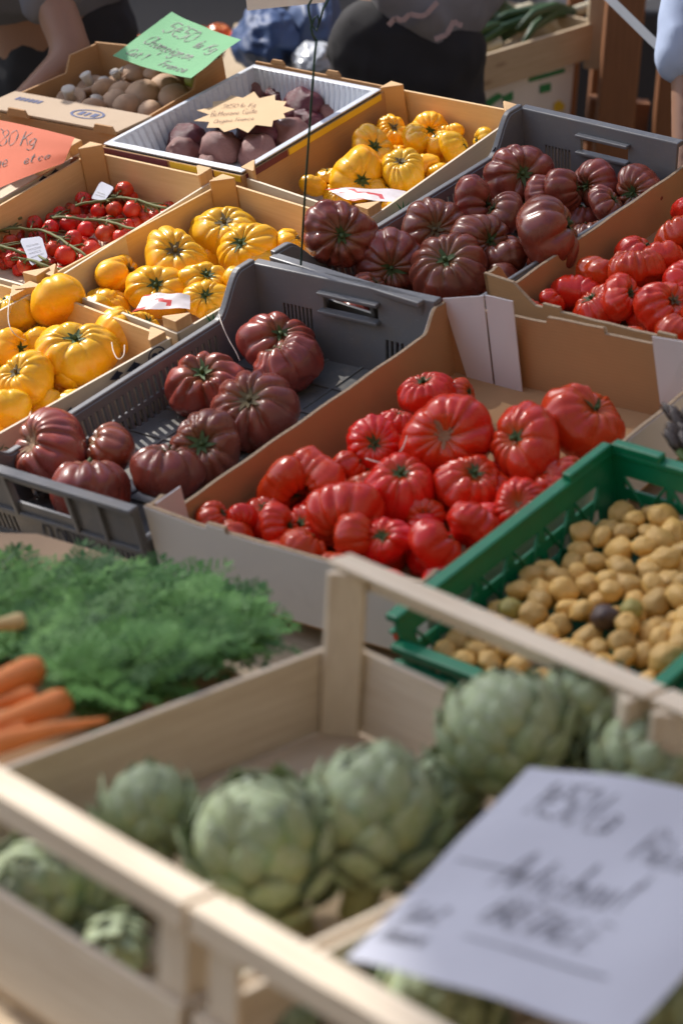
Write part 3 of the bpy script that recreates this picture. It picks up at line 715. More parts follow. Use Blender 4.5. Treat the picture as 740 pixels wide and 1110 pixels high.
# -------- white beetroot tub in its printed carton, mushroom box
L = quad((112, 155), (262, 186), (413, 96), (275, 69), z=-.036)
def tub():
    NL, NR, FR, FL = L; dpt = .075; b = [p - UP * dpt for p in inset(L, .03)]
    r = rt('plastic_tub', at_d((NL + FR) / 2 - UP * dpt), 'white ribbed plastic tub of cooked beetroot', 'tub')
    ex = (NR - NL).normalized(); ey = (FL - NL).normalized()
    li = inset(L, .014)
    for i, j, n in ((0, 1, ey), (1, 2, -ex), (2, 3, -ey), (3, 0, ex)):
        m = MB(DISP); N = 46; seg = []
        for k in range(N + 1):
            s = k / N; w = .0035 if (k % 2 and 2 < k < N - 2) else 0
            seg.append((b[i].lerp(b[j], s) + n * w, li[i].lerp(li[j], s) - UP * .006 + n * w, li[i].lerp(li[j], s)))
        idx = [m.add(list(x)) for x in seg]
        for k in range(N):
            a, c = idx[k], idx[k + 1]; m.face((a, c, c + 1, a + 1)); m.face((a + 1, c + 1, c + 2, a + 2))
        o = m.build('ribbed_wall', WHITEP, r); md = o.modifiers.new('t', 'SOLIDIFY'); md.thickness = .0016; md.offset = 0
    m = MB(DISP)
    for i in range(4):
        j = (i + 1) % 4; m.box8([L[i] - UP * .003, L[j] - UP * .003, li[j] - UP * .003, li[i] - UP * .003, L[i], L[j], li[j] + UP * .001, li[i] + UP * .001])
        d = (L[i] - L[j]).normalized()
    m.build('rim', WHITEP, r, bevel=.001)
    MB(DISP).box8([p - UP * .002 for p in b] + b).build('floor', WHITEP, r)
    # carton it sits in
    c = [p - UP * .006 for p in inset(L, -.004)]; cb = [p - UP * .09 for p in c]
    k = rt('printed_carton', at_d((NL + FR) / 2 - UP * .1), 'shallow carton with maroon and yellow printed rim under the beetroot tub', 'carton')
    for i, j, n in ((0, 1, ey), (1, 2, -ex), (2, 3, -ey), (3, 0, ex)):
        MB(DISP).panel(cb[i], cb[j], c[j], c[i], n * .003).build('wall', CARD, k)
        for s0, s1, mt in ((.02, .48, MAROON), (.50, .72, YELP), (.73, .80, MAROON), (.81, .99, YELP)) if i == 0 else ((.02, .30, MAROON), (.31, .97, YELP)) if i == 1 else ():
            o = -n * .0012
            a0, a1 = c[i].lerp(c[j], s0), c[i].lerp(c[j], s1)
            MB(DISP).slab([a0 + o, a1 + o, a1 + o - UP * .012, a0 + o - UP * .012], -n * .0006).build('printed_band', mt, k)
    far = c[3].lerp(c[2], .5)
    for s in (.12, .55):
        a = c[3].lerp(c[2], s) + ey * .006; m = MB(DISP)
        m.slab([a - UP * .01, a + ex * .035 - UP * .01, a + ex * .035 + UP * .012, a + ex * .03 + UP * .018, a + ex * .005 + UP * .018, a + UP * .012], ey * .004); m.build('locking_tab', CARD, k)
    a = c[3] + ey * .004; e = c[2] + ey * .004
    MB(DISP).panel(cb[3] + ey * .004, cb[2] + ey * .004, e + UP * .008, a + UP * .008, ey * .004).build('back_board', CARD, k)
    return r, b
rL, bL = tub()
Mq = quad((-20, 118), (146, 150), (262, 80), (108, 62), z=-.042)
Mq[1].x -= .045; Mq[2].x -= .045
def mush_box():
    NL, NR, FR, FL = Mq; b = [p - UP * .10 for p in Mq]; t = .005
    r = rt('mushroom_box', at_d((NL + FR) / 2 - UP * .1), 'brown cardboard box of mushrooms with a blue printed oval on its front flap', 'cardboard box')
    ex = (NR - NL).normalized(); ey = (FL - NL).normalized()
    pf = lambda s: 1.0 if s < .7 else 1 + min(1, (s - .7) / .06) * .32
    sc_ = [.68, .7, .72, .74, .76, .8, .9]
    for i, j, n in ((0, 3, ex), (1, 2, -ex)): MB(DISP).panel(b[i], b[j], Mq[j], Mq[i], n * t, sc_=sc_, top=pf).build('side_wall', CARD, r)
    MB(DISP).panel(b[3], b[2], Mq[2] + UP * .035, Mq[3] + UP * .035, -ey * t, holes=[(.38, .62, .75, .9)]).build('end_wall', CARD, r)
    MB(DISP).panel(b[0], b[1], Mq[1], Mq[0], ey * t).build('end_wall', CARD, r)
    # folded top flap at the near end with the stamp, thumb tabs at its front
    f0, f1 = NL + UP * .003, NR + UP * .003
    fl = MB(DISP); fl.slab([f0, f1, f1 + ey * .085, f0 + ey * .085], UP * .004); o = fl.build('top_flap', CARDW if False else card('pale_cardboard', (.46, .34, .23), (.50, .38, .27)), r)
    for s in (.30, .93):
        a = f0.lerp(f1, s) - ey * .004; MB(DISP).slab([a - ex * .03, a + ex * .03, a + ex * .022 + UP * .016, a - ex * .022 + UP * .016], -ey * .004).build('thumb_tab', CARD, r)
    m = MB(DISP); c = f0.lerp(f1, .66) + ey * .045 + UP * .0049
    for i in range(24):
        a0, a1 = 2 * pi * i / 24, 2 * pi * (i + 1) / 24; g = lambda a, k: c + ex * cos(a) * .042 * k + ey * sin(a) * .020 * k
        n = m.add([g(a0, 1), g(a1, 1), g(a1, .84), g(a0, .84)]); m.face((n, n + 1, n + 2, n + 3))
    for dx, w in ((-.022, .012), (-.004, .008), (.012, .014)):
        n = m.add([c + ex * dx - ey * .008, c + ex * (dx + w) - ey * .008, c + ex * (dx + w) + ey * .008, c + ex * dx + ey * .008]); m.face((n, n + 1, n + 2, n + 3))
    for k in range(6):
        c2 = f0.lerp(f1, .10) + ex * .012 * k + ey * .05 + UP * .0049; n = m.add([c2, c2 + ex * .008, c2 + ex * .008 + ey * .014, c2 + ey * .014]); m.face((n, n + 1, n + 2, n + 3))
    m.build('blue_print', INKB, r)
    MB(DISP).box8(b + [p + UP * .004 for p in b]).build('floor', CARD, r)
    return r, ex, ey
rM, exM, eyM = mush_box()

# ================================================================== FRUIT AND VEGETABLES
def lower_layer(q, y0, y1, z, mat, n, nm, label, group, seed, rr=(.036, .046)):
    k = random.Random(seed); ex_ = q[1] - q[0]; ey_ = q[3] - q[0]; pts = []; t = 0
    while len(pts) < n and t < 4000:
        t += 1; a, b_ = k.uniform(.10, .90), k.uniform(y0, y1); p = q[0] + ex_ * a + ey_ * b_; p.z = z + k.uniform(-.006, .006)
        if any((p - o_).length < .070 for o_ in pts): continue
        pts.append(p); r = k.uniform(*rr); me, tp = tomato_mesh(nm, r, k.uniform(.68, .8), k.randint(9, 14), k.uniform(.07, .16), mat, seed + len(pts), 64, 28, lop=.1)
        o = bpy.data.objects.new(nm, me); COL.objects.link(o); o.matrix_world = DISP @ place_axis(p, Vector((k.uniform(-.7, .7), k.uniform(-.7, .7), .8)).normalized(), k.uniform(0, 6)); tag(o, label, 'tomato', group)
        calyx(o, r, tp, seed + len(pts), CALYX, 6, .34, .15)
lower_layer(C, .06, .62, -.094, RED, 24, 'red_tomato', 'red tomato in the half hidden lower layer of the front cardboard tray', 'lower layer of red tomatoes in the front tray', 4000)
lower_layer(D, .05, .62, -.094, RED, 18, 'red_tomato', 'red tomato in the half hidden lower layer of the rear cardboard tray', 'lower layer of red tomatoes in the rear tray', 4100)
lower_layer(B, .06, .90, -.108, DARK, 20, 'dark_tomato', 'dark tomato in the half hidden lower layer of the full grey crate', 'lower layer of dark tomatoes in the full crate', 4200)
lower_layer(H1, .10, .90, -.128, YEL, 9, 'yellow_tomato', 'yellow tomato in the half hidden lower layer of the middle plywood tray', 'lower layer of yellow tomatoes in the middle tray', 4300, (.030, .037))
lower_layer(H2, .10, .92, -.122, YEL, 11, 'yellow_tomato', 'yellow tomato in the half hidden lower layer of the heaped left tray', 'lower layer of yellow tomatoes in the left tray', 4400, (.032, .040))
lower_layer(I4, .10, .90, -.128, YEL, 10, 'yellow_tomato', 'yellow tomato in the half hidden lower layer of the rear plywood tray', 'lower layer of yellow tomatoes in the rear tray', 4500, (.028, .034))
gA, gB = 'dark tomatoes in the front grey crate', 'dark tomatoes in the rear grey crate'
tomatoes([
 (225, 417, 42, (220, 403), 0, 'dark ribbed tomato beside the slotted wall in the middle of the half empty grey crate'),
 (300, 372, 39, (305, 360), .008, 'dark tomato farthest back in the half empty grey crate, under the slots'),
 (311, 398, 38, (299, 376), -.004, 'dark tomato leaning against the farthest one in the half empty grey crate'),
 (276, 447, 49, (270, 432), 0, 'broadest dark ribbed tomato, in the centre of the half empty grey crate'),
 (223, 487, 43, (219, 481), .004, 'dark ribbed tomato beside the cardboard edge with a crooked green stalk'),
 (181, 512, 41, None, .004, 'smooth purplish tomato lying on its side near the cardboard corner'),
 (119, 489, 33, (102, 478), .012, 'dark tomato squeezed behind the scarred one at the near end of the grey crate'),
 (56, 490, 47, (34, 480), .022, 'scarred brownish tomato at the left edge of the grey crate, biggest at the near end'),
 (97, 532, 48, None, .006, 'dark shiny tomato resting against the near grip of the grey crate'),
], DARK, 'tomato', gA, -.086, 'dark_tomato', (9, 12), (.13, .20), (.66, .78), seed0=100, lop=.13)
tomatoes([
 (368, 254, 40, (370, 257), .055, 'dark tomato perched on the near corner rim beside the green wire'),
 (424, 286, 39, (424, 293), .0, 'dark tomato with a green star stem next to the perched one'),
 (487, 295, 45, (481, 281), .0, 'wide ribbed dark tomato just behind the shared grey rim'),
 (470, 252, 38, (471, 250), .0, 'dark tomato with green calyx in the second row of the full grey crate'),
 (520, 262, 33, (531, 262), .01, 'dark tomato with a bushy green stem left of the huge one'),
 (512, 222, 31, (531, 222), .01, 'round glossy dark tomato in the middle of the full grey crate'),
 (546, 233, 27, (530, 224), .002, 'dark tomato half under the huge smooth one, stem side to the left'),
 (563, 191, 37, (565, 191), .012, 'dark tomato with a wide leafy calyx below the far slots of the full crate'),
 (593, 254, 45, (629, 238), .035, 'huge smooth reddish dark tomato on top beside the cardboard edge'),
 (609, 207, 27, (631, 203), .012, 'dark tomato left of the leafy stem near the far end of the full crate'),
 (647, 201, 29, (632, 203), .004, 'ribbed dark tomato under the far wall grip of the full crate'),
 (656, 222, 22, None, .014, 'small smooth dark tomato by the cardboard edge near the far end'),
 (694, 207, 28, (683, 211), .006, 'greenish shouldered dark tomato farthest along the cardboard edge'),
 (588, 214, 24, None, .004, 'dark tomato partly hidden behind the huge one'),
 (447, 272, 26, None, -.02, 'dark tomato sunk between its neighbours in the full grey crate'),
 (546, 283, 26, None, -.01, 'dark tomato tucked under the left side of the huge one'),
 (399, 315, 22, None, -.01, 'dark tomato glimpsed through the grip between the two grey crates'),
], DARK, 'tomato', gB, -.068, 'dark_tomato', (9, 12), (.12, .19), (.66, .78), seed0=300, lop=.13)
gC, gD = 'red tomatoes in the front cardboard tray', 'red tomatoes in the rear cardboard tray'
tomatoes([
 (345, 515, 31, (324, 534), .018, 'bulging red tomato lobe above the dark stem at the left of the front tray'),
 (308, 524, 31, (323, 540), .012, 'red tomato with a deep dark stem hollow beside the cardboard side'),
 (376, 560, 44, (373, 580), .012, 'long curled red tomato with many ribs near the front rim'),
 (302, 572, 26, None, .0, 'smooth red tomato near the front rim left of the curled one'),
 (230, 562, 22, None, .004, 'small red tomato at the extreme near left corner of the front tray'),
 (262, 561, 18, (264, 570), .0, 'small red tomato with green stem beside the corner one'),
 (327, 597, 28, None, .004, 'red tomato touching the white front rim below the curled one'),
 (384, 584, 28, (410, 582), .008, 'red tomato with tight ribs beside the wooden rail'),
 (420, 586, 28, (412, 580), .006, 'orange streaked red tomato with green shoulders beside the wooden rail'),
 (433, 531, 41, (434, 513), .012, 'red pumpkin shaped tomato with upright stalk in the middle of the front tray'),
 (405, 484, 33, (405, 481), .004, 'flat red tomato with star stem under the pink string'),
 (430, 461, 21, (433, 447), .0, 'small red tomato behind the string near the cardboard side'),
 (462, 427, 30, (457, 411), .010, 'shiny red tomato farthest back on the left of the front tray'),
 (500, 427, 18, None, -.006, 'small red tomato behind the cracked one by the white flap'),
 (486, 472, 48, (480, 474), .028, 'big smooth dented red tomato with a cracked beige scar'),
 (571, 484, 43, (556, 476), .020, 'large red tomato standing on its side with stem to the left'),
 (631, 459, 48, (647, 441), .006, 'largest red tomato lying apart near the far wall of the front tray'),
 (508, 527, 38, (514, 511), .004, 'red tomato with fine ribs in front of the dented one'),
 (565, 550, 33, (560, 546), .006, 'smooth red tomato with a pale spot beside the green crate'),
 (512, 570, 30, None, .008, 'creased red tomato between the spotted one and the wooden rail'),
 (471, 594, 33, None, .014, 'red tomato with slanting folds above the wooden rail'),
 (460, 558, 22, (460, 560), -.008, 'little red tomato with flat green star in the gap between bigger ones'),
 (617, 511, 20, None, -.004, 'red tomato half hidden by the corner of the green crate'),
 (378, 508, 22, None, -.006, 'red tomato wedged behind the curled one'),
 (452, 500, 20, None, -.022, 'red tomato sunk under the dented one'),
 (545, 520, 22, None, -.022, 'red tomato sunk below the upright large one'),
 (590, 530, 20, None, -.014, 'red tomato sunk beside the green rim'),
 (350, 548, 22, None, -.02, 'red tomato buried below the dark stem hollow'),
], RED, 'tomato', gC, -.070, 'red_tomato', (10, 16), (.07, .18), (.66, .82), seed0=500, lop=.12)
tomatoes([
 (645, 296, 22, None, .012, 'red tomato against the cardboard side at the left of the rear tray'),
 (688, 292, 32, None, .02, 'big smooth red tomato on top in the rear tray'),
 (716, 286, 27, None, .006, 'red tomato behind the big smooth one in the rear tray'),
 (672, 322, 25, (683, 318), .012, 'round red tomato beside the front notch of the rear tray'),
 (718, 336, 34, (730, 326), .006, 'wide flat red tomato at the front of the rear tray by the picture edge'),
 (746, 306, 28, (752, 298), .01, 'ribbed red tomato cut by the right picture edge'),
 (737, 257, 27, None, .02, 'shiny red tomato high at the right picture edge'),
 (742, 230, 18, None, .01, 'topmost red tomato at the right picture edge'),
 (598, 327, 16, None, -.002, 'red tomato just peeping over the notched edge'),
 (640, 320, 22, None, -.014, 'red tomato low in the notch of the rear tray'),
 (765, 345, 30, None, .0, 'red tomato beyond the right end of the white flap'),
], RED, 'tomato', gD, -.078, 'red_tomato', (10, 15), (.06, .16), (.66, .8), seed0=700, lop=.12)
gH1, gH2, gI = 'yellow tomatoes in the middle plywood tray', 'yellow tomatoes in the heaped left tray', 'yellow tomatoes in the rear plywood tray'
tomatoes([
 (246, 254, 36, (243, 240), .0, 'yellow tomato in the far corner under the wooden post'),
 (190, 282, 36, (191, 272), .012, 'broad yellow tomato with dark spiky stem beside the tray side'),
 (129, 300, 30, None, .004, 'lobed orange yellow tomato without visible stem next to the cherry tomatoes'),
 (268, 268, 31, (260, 263), .010, 'ribbed yellow tomato with green stem in front of the corner one'),
 (222, 307, 27, (225, 297), .006, 'flattened yellow tomato with green stalk in the middle of the tray'),
 (223, 324, 24, (223, 320), .004, 'yellow tomato with curly dry stem just behind the printed liner'),
 (171, 315, 33, (170, 309), .004, 'pale ribbed yellow tomato behind the printed liner'),
 (261, 307, 21, None, .006, 'oblong yellow tomato touching the grey crate corner'),
 (313, 265, 20, (326, 255), .006, 'yellow tomato beside the hanging green wire'),
 (112, 326, 17, None, -.006, 'small yellow tomato at the near end of the tray by the liner'),
 (288, 284, 20, None, -.012, 'yellow tomato low between two others near the grey crate'),
], YEL, 'tomato', gH1, -.104, 'yellow_tomato', (8, 11), (.07, .14), (.64, .78), seed0=900, lop=.14)
tomatoes([
 (62, 326, 33, None, .040, 'smooth yellow tomato on top of the heap lying on its side'),
 (84, 384, 42, (83, 366), .016, 'largest yellow tomato in the heap with dark green stem'),
 (134, 360, 32, (144, 343), .010, 'yellow tomato by the wooden blocks with a leaning dark stem'),
 (12, 342, 29, (6, 322), .016, 'yellow tomato with white string at the left picture edge'),
 (28, 413, 33, (19, 404), .014, 'ribbed orange yellow tomato with stem at the left of the heap'),
 (8, 445, 27, None, .004, 'yellow tomato lowest in the heap at the left picture edge'),
 (72, 412, 20, None, -.01, 'yellow tomato wedged below the largest one'),
 (14, 380, 24, None, .0, 'yellow tomato between the stringed one and the ribbed one'),
 (42, 372, 20, None, -.004, 'yellow tomato sunk at the centre of the heap'),
 (103, 340, 22, None, .0, 'yellow tomato bridging the heap and the wooden blocks'),
 (52, 440, 18, None, -.02, 'yellow tomato deep against the tray side'),
], YEL, 'tomato', gH2, -.100, 'yellow_tomato', (8, 11), (.04, .10), (.70, .84), seed0=1100, lop=.13)
tomatoes([
 (424, 144, 20, (427, 138), .006, 'yellow tomato under the tall far post of the rear tray'),
 (452, 152, 21, (466, 143), .014, 'yellow tomato left of the high central stem in the rear tray'),
 (466, 138, 19, (466, 143), .010, 'yellow tomato behind the high central stem in the rear tray'),
 (488, 143, 14, None, .004, 'little yellow tomato against the far board of the rear tray'),
 (476, 156, 18, (467, 143), .008, 'yellow tomato right of the high central stem in the rear tray'),
 (492, 161, 21, (513, 152), .010, 'round yellow tomato with green stem to its right in the rear tray'),
 (524, 152, 15, (513, 152), .004, 'yellow tomato at the far right end of the rear tray'),
 (404, 165, 28, (406, 160), .008, 'yellow tomato in the second row beside the tub carton'),
 (437, 186, 27, (433, 176), .012, 'ribbed yellow tomato with a brown stem in the middle of the rear tray'),
 (388, 190, 31, (393, 198), .010, 'broad orange yellow tomato at the near left of the rear tray'),
 (458, 180, 17, None, .002, 'yellow tomato right of the brown stemmed one'),
 (339, 201, 14, None, .004, 'yellow tomato just left of the hanging wire in the rear tray'),
 (356, 192, 15, (354, 180), .004, 'yellow tomato with spiky stem just right of the hanging wire'),
 (473, 186, 13, None, -.004, 'small yellow tomato by the printed side of the rear tray'),
 (414, 206, 14, None, -.012, 'yellow tomato low behind the near wooden block'),
], YEL, 'tomato', gI, -.106, 'yellow_tomato', (8, 11), (.07, .14), (.62, .76), seed0=1300, lop=.14)

# blossom scars on the two marked tomatoes
# cherry tomatoes on the vine: each truss is one thing
chm = [tomato_mesh('cherry_tomato', 1.0, .95, 5, .02, CHERRY, 60 + k, 28, 18, .03, .12)[0] for k in range(4)]
def calyx_mesh_unit(seed):
    me = bpy.data.meshes.new('calyx'); q = random.Random(seed); v, f = [], []
    for k in range(5):
        a = 2 * pi * k / 5 + q.uniform(-.2, .2); d = Vector((cos(a), sin(a), 0)); sd = Vector((-d.y, d.x, 0)); L = q.uniform(.6, .95); pr = None
        for i in range(4):
            t = i / 3; p = d * L * t + Vector((0, 0, .86 + .25 * t * t - .1 * t)); w = .10 * (1 - t) + .008; n = len(v); v += [p - sd * w, p + sd * w]
            if pr is not None: f.append((pr, pr + 1, n + 1, n))
            pr = n
    n = len(v)
    for k in range(6): a = k * pi / 3; v += [Vector((cos(a) * .09, sin(a) * .09, .84)), Vector((cos(a) * .07, sin(a) * .07, 1.3))]
    for k in range(6): j = (k + 1) % 6; f.append((n + 2 * k, n + 2 * j, n + 2 * j + 1, n + 2 * k + 1))
    me.from_pydata([tuple(x) for x in v], [], f); me.materials.append(VINE); me.update(); return me
cam_ = [calyx_mesh_unit(k) for k in range(3)]
def truss(vine, fruits, z, label):
    P = [dp(x, y, z + .020 + .004 * sin(i * 2.1)) for i, (x, y) in enumerate(vine)]
    c = P[len(P) // 2]; r = rt('cherry_tomato_truss', at_d(c), label, 'cherry tomatoes', 'cherry tomato trusses')
    fine = []
    for i in range(len(P) - 1):
        for k in range(4): fine.append(P[i].lerp(P[i + 1], k / 4) + Vector((0, 0, .002 * sin(i * 3 + k))))
    fine.append(P[-1]); m = MB(DISP); m.tube(fine, [.0026] * len(fine), 7)
    fr = []; q = random.Random(len(label) * 7)
    for k in list(range(len(fruits))) * 2:
        x, y, rp, dz = fruits[k]; fruits.append((x + q.uniform(-9, 9), y + q.uniform(-5, 5), q.uniform(7, 9), -.012 + q.uniform(-.01, .0)))
    for (x, y, rp, dz) in fruits:
        p = dp(x, y, z + dz); R_ = rp * ddist(p) / F_PX
        k = min(range(len(fine)), key=lambda i: (fine[i] - p).length); a = fine[k]; mid = (a + p) / 2 + UP * .006
        ax = (a - p); ax = (ax.normalized() + Vector((rnd.uniform(-.4, .4), rnd.uniform(-.4, .4), .5))).normalized()
        m.tube([a, mid.lerp(p + ax * R_ * 1.3, .5), p + ax * R_ * .9], [.0016, .0013, .0015], 6)
        fr.append((p, R_, ax))
    m.build('vine', VINE, r, True)
    inv = MW[r.name].inverted()
    for i, (p, R_, ax) in enumerate(fr):
        o = bpy.data.objects.new('cherry_tomato', chm[i % 4]); COL.objects.link(o); o.parent = r
        mw = DISP @ place_axis(p, ax, rnd.uniform(0, 6)) @ Matrix.Scale(R_, 4); o.matrix_local = inv @ mw
        s = bpy.data.objects.new('calyx', cam_[i % 3]); COL.objects.link(s); s.parent = o
    return r
zJ = -.112
truss([(82, 223), (105, 218), (125, 214), (150, 217), (184, 226)], [(90, 216, 9, .01), (113, 214, 7, .0), (135, 206, 10, .016), (143, 214, 7, .0), (107, 229, 8.5, 0), (124, 227, 9, .006), (143, 227, 10, .008), (157, 233, 7.5, -.006), (168, 234, 7.5, -.008), (176, 229, 6, -.01)], zJ, 'cherry tomato truss farthest back against the plywood corner post')
truss([(58, 236), (80, 236), (105, 238), (128, 243), (148, 248)], [(65, 231, 8, 0), (57, 238, 8, -.004), (80, 229, 8, 0), (74, 242, 9, .006), (93, 249, 9.5, .006), (83, 240, 8, -.01), (113, 253, 10, .004), (131, 257, 9, .0), (102, 241, 7, -.01), (139, 244, 7, -.008), (118, 240, 7, -.01)], zJ, 'cherry tomato truss in the middle of the vine tomato tray')
truss([(0, 250), (22, 247), (44, 249), (66, 259), (82, 269), (95, 279)], [(38, 242, 9, .004), (55, 247, 9, .01), (27, 241, 7, -.004), (80, 258, 9.5, .008), (12, 262, 9, 0), (58, 270, 9, .004), (71, 277, 11.5, .006), (99, 271, 11, .004), (91, 262, 7, -.01), (42, 257, 7, -.01), (88, 283, 8, -.008)], zJ, 'cherry tomato truss at the near side, tagged with a white label')
truss([(-20, 244), (-2, 243), (10, 240), (24, 236)], [(0, 243, 8, 0), (11, 244, 8, .002), (21, 238, 7.5, -.002), (3, 256, 8, -.004), (-10, 240, 8, 0), (-8, 256, 8, -.004), (20, 252, 7, -.01)], zJ, 'cherry tomato truss cut by the left picture edge')
truss([(30, 281), (50, 288), (65, 291), (78, 296)], [(27, 288, 9, -.004), (64, 296, 8, -.006), (45, 281, 7, -.008), (12, 282, 8, -.006), (80, 296, 8, -.008), (50, 297, 8, -.01)], zJ, 'short cherry tomato truss lowest beside the wooden block')
truss([(-8, 266), (14, 270), (36, 276), (52, 283)], [(2, 270, 8, 0), (22, 278, 8.5, -.004), (40, 266, 8, -.008), (35, 284, 8, -.008), (8, 278, 8, -.008), (52, 290, 8, -.008)], zJ, 'cherry tomato truss beneath the tagged one, next to the wooden blocks')
def hang_tag(px, z, label, lines=4):
    pts = [dp(a, b_, zz) for (a, b_), zz in zip(px, z)]
    n = (pts[1] - pts[0]).cross(pts[3] - pts[0]).normalized()
    if n.z < 0: n = -n
    r = rt('paper_tag', at_d(pts[0]), label, 'tag')
    tl, tr, br, bl = pts; P = lambda u, v: bl.lerp(br, u).lerp(tl.lerp(tr, u), v)
    m = MB(DISP); m.slab([P(.06, 0), P(.94, 0), P(1, .08), P(1, .9), P(.9, 1), P(.1, 1), P(0, .9), P(0, .08)], n * .0006); m.build('card', PAPERW, r)
    m = MB(DISP)
    for k in range(lines):
        a, b_ = P(.15, .25 + .15 * k) + n * .0012, P(.85 - .1 * (k % 2), .25 + .15 * k) + n * .0012; m.bar(a, b_, .0008, .0002, n)
    m.build('small_print', INK, r)
hang_tag([(21, 259), (45, 256), (52, 279), (34, 288)], [-.080, -.080, -.094, -.094], 'white printed tag hanging on the near cherry tomato truss')
hang_tag([(109, 196), (124, 203), (113, 218), (99, 215)], [-.080, -.080, -.095, -.095], 'blank looking white tag among cherry tomatoes below the corner post', 2)

# beetroot
def lump_mesh(name, mat, seed, sq=.85, tail=0, rough=.12):
    q = random.Random(seed); off = Vector((q.uniform(0, 90), 3, 7)); v, f = [], []; n, m = 28, 18
    for j in range(m + 1):
        th = pi * j / m
        for i in range(n):
            ph = 2 * pi * i / n; d = Vector((sin(th) * cos(ph), sin(th) * sin(ph), cos(th)))
            k = 1 + rough * mnoise.noise(d * 1.3 + off) + rough * .4 * mnoise.noise(d * 3.2 + off); p = d * k; p.z *= sq
            if tail and th < .5: p.z += tail * (1 - th / .5) ** 2; s = .4 + .6 * th / .5; p.x *= s; p.y *= s
            v.append(tuple(p))
    for j in range(m):
        for i in range(n): k = (i + 1) % n; f.append((j * n + i, (j + 1) * n + i, (j + 1) * n + k, j * n + k))
    me = bpy.data.meshes.new(name); me.from_pydata(v, [], f); me.materials.append(mat); me.polygons.foreach_set('use_smooth', [True] * len(f)); me.update(); return me
def lump(name, me, p, r, frame, label, cat, group, eul=None, sc3=(1, 1, 1)):
    o = bpy.data.objects.new(name, me); COL.objects.link(o)
    e = eul or (rnd.uniform(-.7, .7), rnd.uniform(-.7, .7), rnd.uniform(0, 6.3))
    o.matrix_world = frame @ Matrix.Translation(p) @ (Matrix.Rotation(e[2], 4, 'Z') @ Matrix.Rotation(e[1], 4, 'Y') @ Matrix.Rotation(e[0], 4, 'X')) @ Matrix.Diagonal((r * sc3[0], r * sc3[1], r * sc3[2], 1))
    return tag(o, label, cat, group)
for k, (x, y, rp, dz, mt, lb) in enumerate([
 (200, 153, 22, .004, BEET, 'dark wet beetroot nearest the left wall of the white tub'), (197, 167, 20, -.006, BEETP, 'dusty pink beetroot low at the left end of the tub'),
 (240, 161, 23, .004, BEETP, 'dusty beetroot at the middle of the near end of the tub'), (280, 166, 24, -.002, BEETP, 'dusty beetroot beside the near right wall of the tub'),
 (229, 178, 15, -.012, BEETP, 'small pale beetroot in the nearest corner of the tub'), (284, 148, 26, .0, BEET, 'reddish dark beetroot under the star shaped card'),
 (312, 145, 21, .0, BEETP, 'dusty beetroot right of the star shaped card'), (326, 116, 24, .010, BEET, 'glossy purple beetroot at the right of the star card'), (351, 122, 15, -.004, BEETP, 'pale beetroot against the right wall of the tub'),
 (332, 132, 18, -.004, BEET, 'dark beetroot below the glossy purple one'), (279, 101, 16, .004, BEETP, 'light topped beetroot behind the star card'), (300, 106, 15, .0, BEET, 'dark beetroot peeping between the star points'),
 (250, 130, 22, -.016, BEET, 'dark beetroot lying under the left points of the star card')]):
    p = dp(x, y, -.092 + dz); r = rp * ddist(p) / F_PX
    o = lump('beetroot', lump_mesh('beetroot', mt, 40 + k, .86, .06, .26), p, r, DISP, lb, 'beetroot', 'beetroots in the white tub')
# mushrooms: cap and stem
def mushroom(p, r, up_axis, label, seed):
    q = random.Random(seed); v, f = [], []; n, m = 26, 14
    prof = [(0, .62), (.3, .60), (.6, .50), (.85, .28), (.98, .02), (1.0, -.14), (.93, -.26), (.82, -.25), (.6, -.12), (.3, -.08), (0, -.08)]
    for a, z in prof:
        for i in range(n):
            ph = 2 * pi * i / n; w = 1 + .06 * mnoise.noise(Vector((cos(ph), sin(ph), z + seed)))
            v.append((a * w * cos(ph) * r, a * w * sin(ph) * r, z * r * 1.05))
    for j in range(len(prof) - 1):
        for i in range(n): k = (i + 1) % n; f.append((j * n + i, (j + 1) * n + i, (j + 1) * n + k, j * n + k))
    me = bpy.data.meshes.new('mushroom'); me.from_pydata(v, [], f); me.materials.append(MUSH); me.polygons.foreach_set('use_smooth', [True] * len(f)); me.update()
    o = bpy.data.objects.new('mushroom', me); COL.objects.link(o); o.matrix_world = DISP @ place_axis(p, up_axis, q.uniform(0, 6)); tag(o, label, 'mushroom', 'mushrooms in the cardboard box')
    mb = MB(); mb.tube([(0, 0, -.05 * r), (.02 * r, 0, -.5 * r), (.06 * r, .04 * r, -.92 * r), (.07 * r, .04 * r, -1.0 * r)], [.36 * r, .33 * r, .46 * r, .36 * r], 14)
    me2 = bpy.data.meshes.new('stem'); me2.from_pydata([tuple(x) for x in mb.v], [], mb.f); me2.materials.append(MUSHW); me2.polygons.foreach_set('use_smooth', [True] * len(mb.f)); me2.update()
    s = bpy.data.objects.new('stem', me2); COL.objects.link(s); s.parent = o
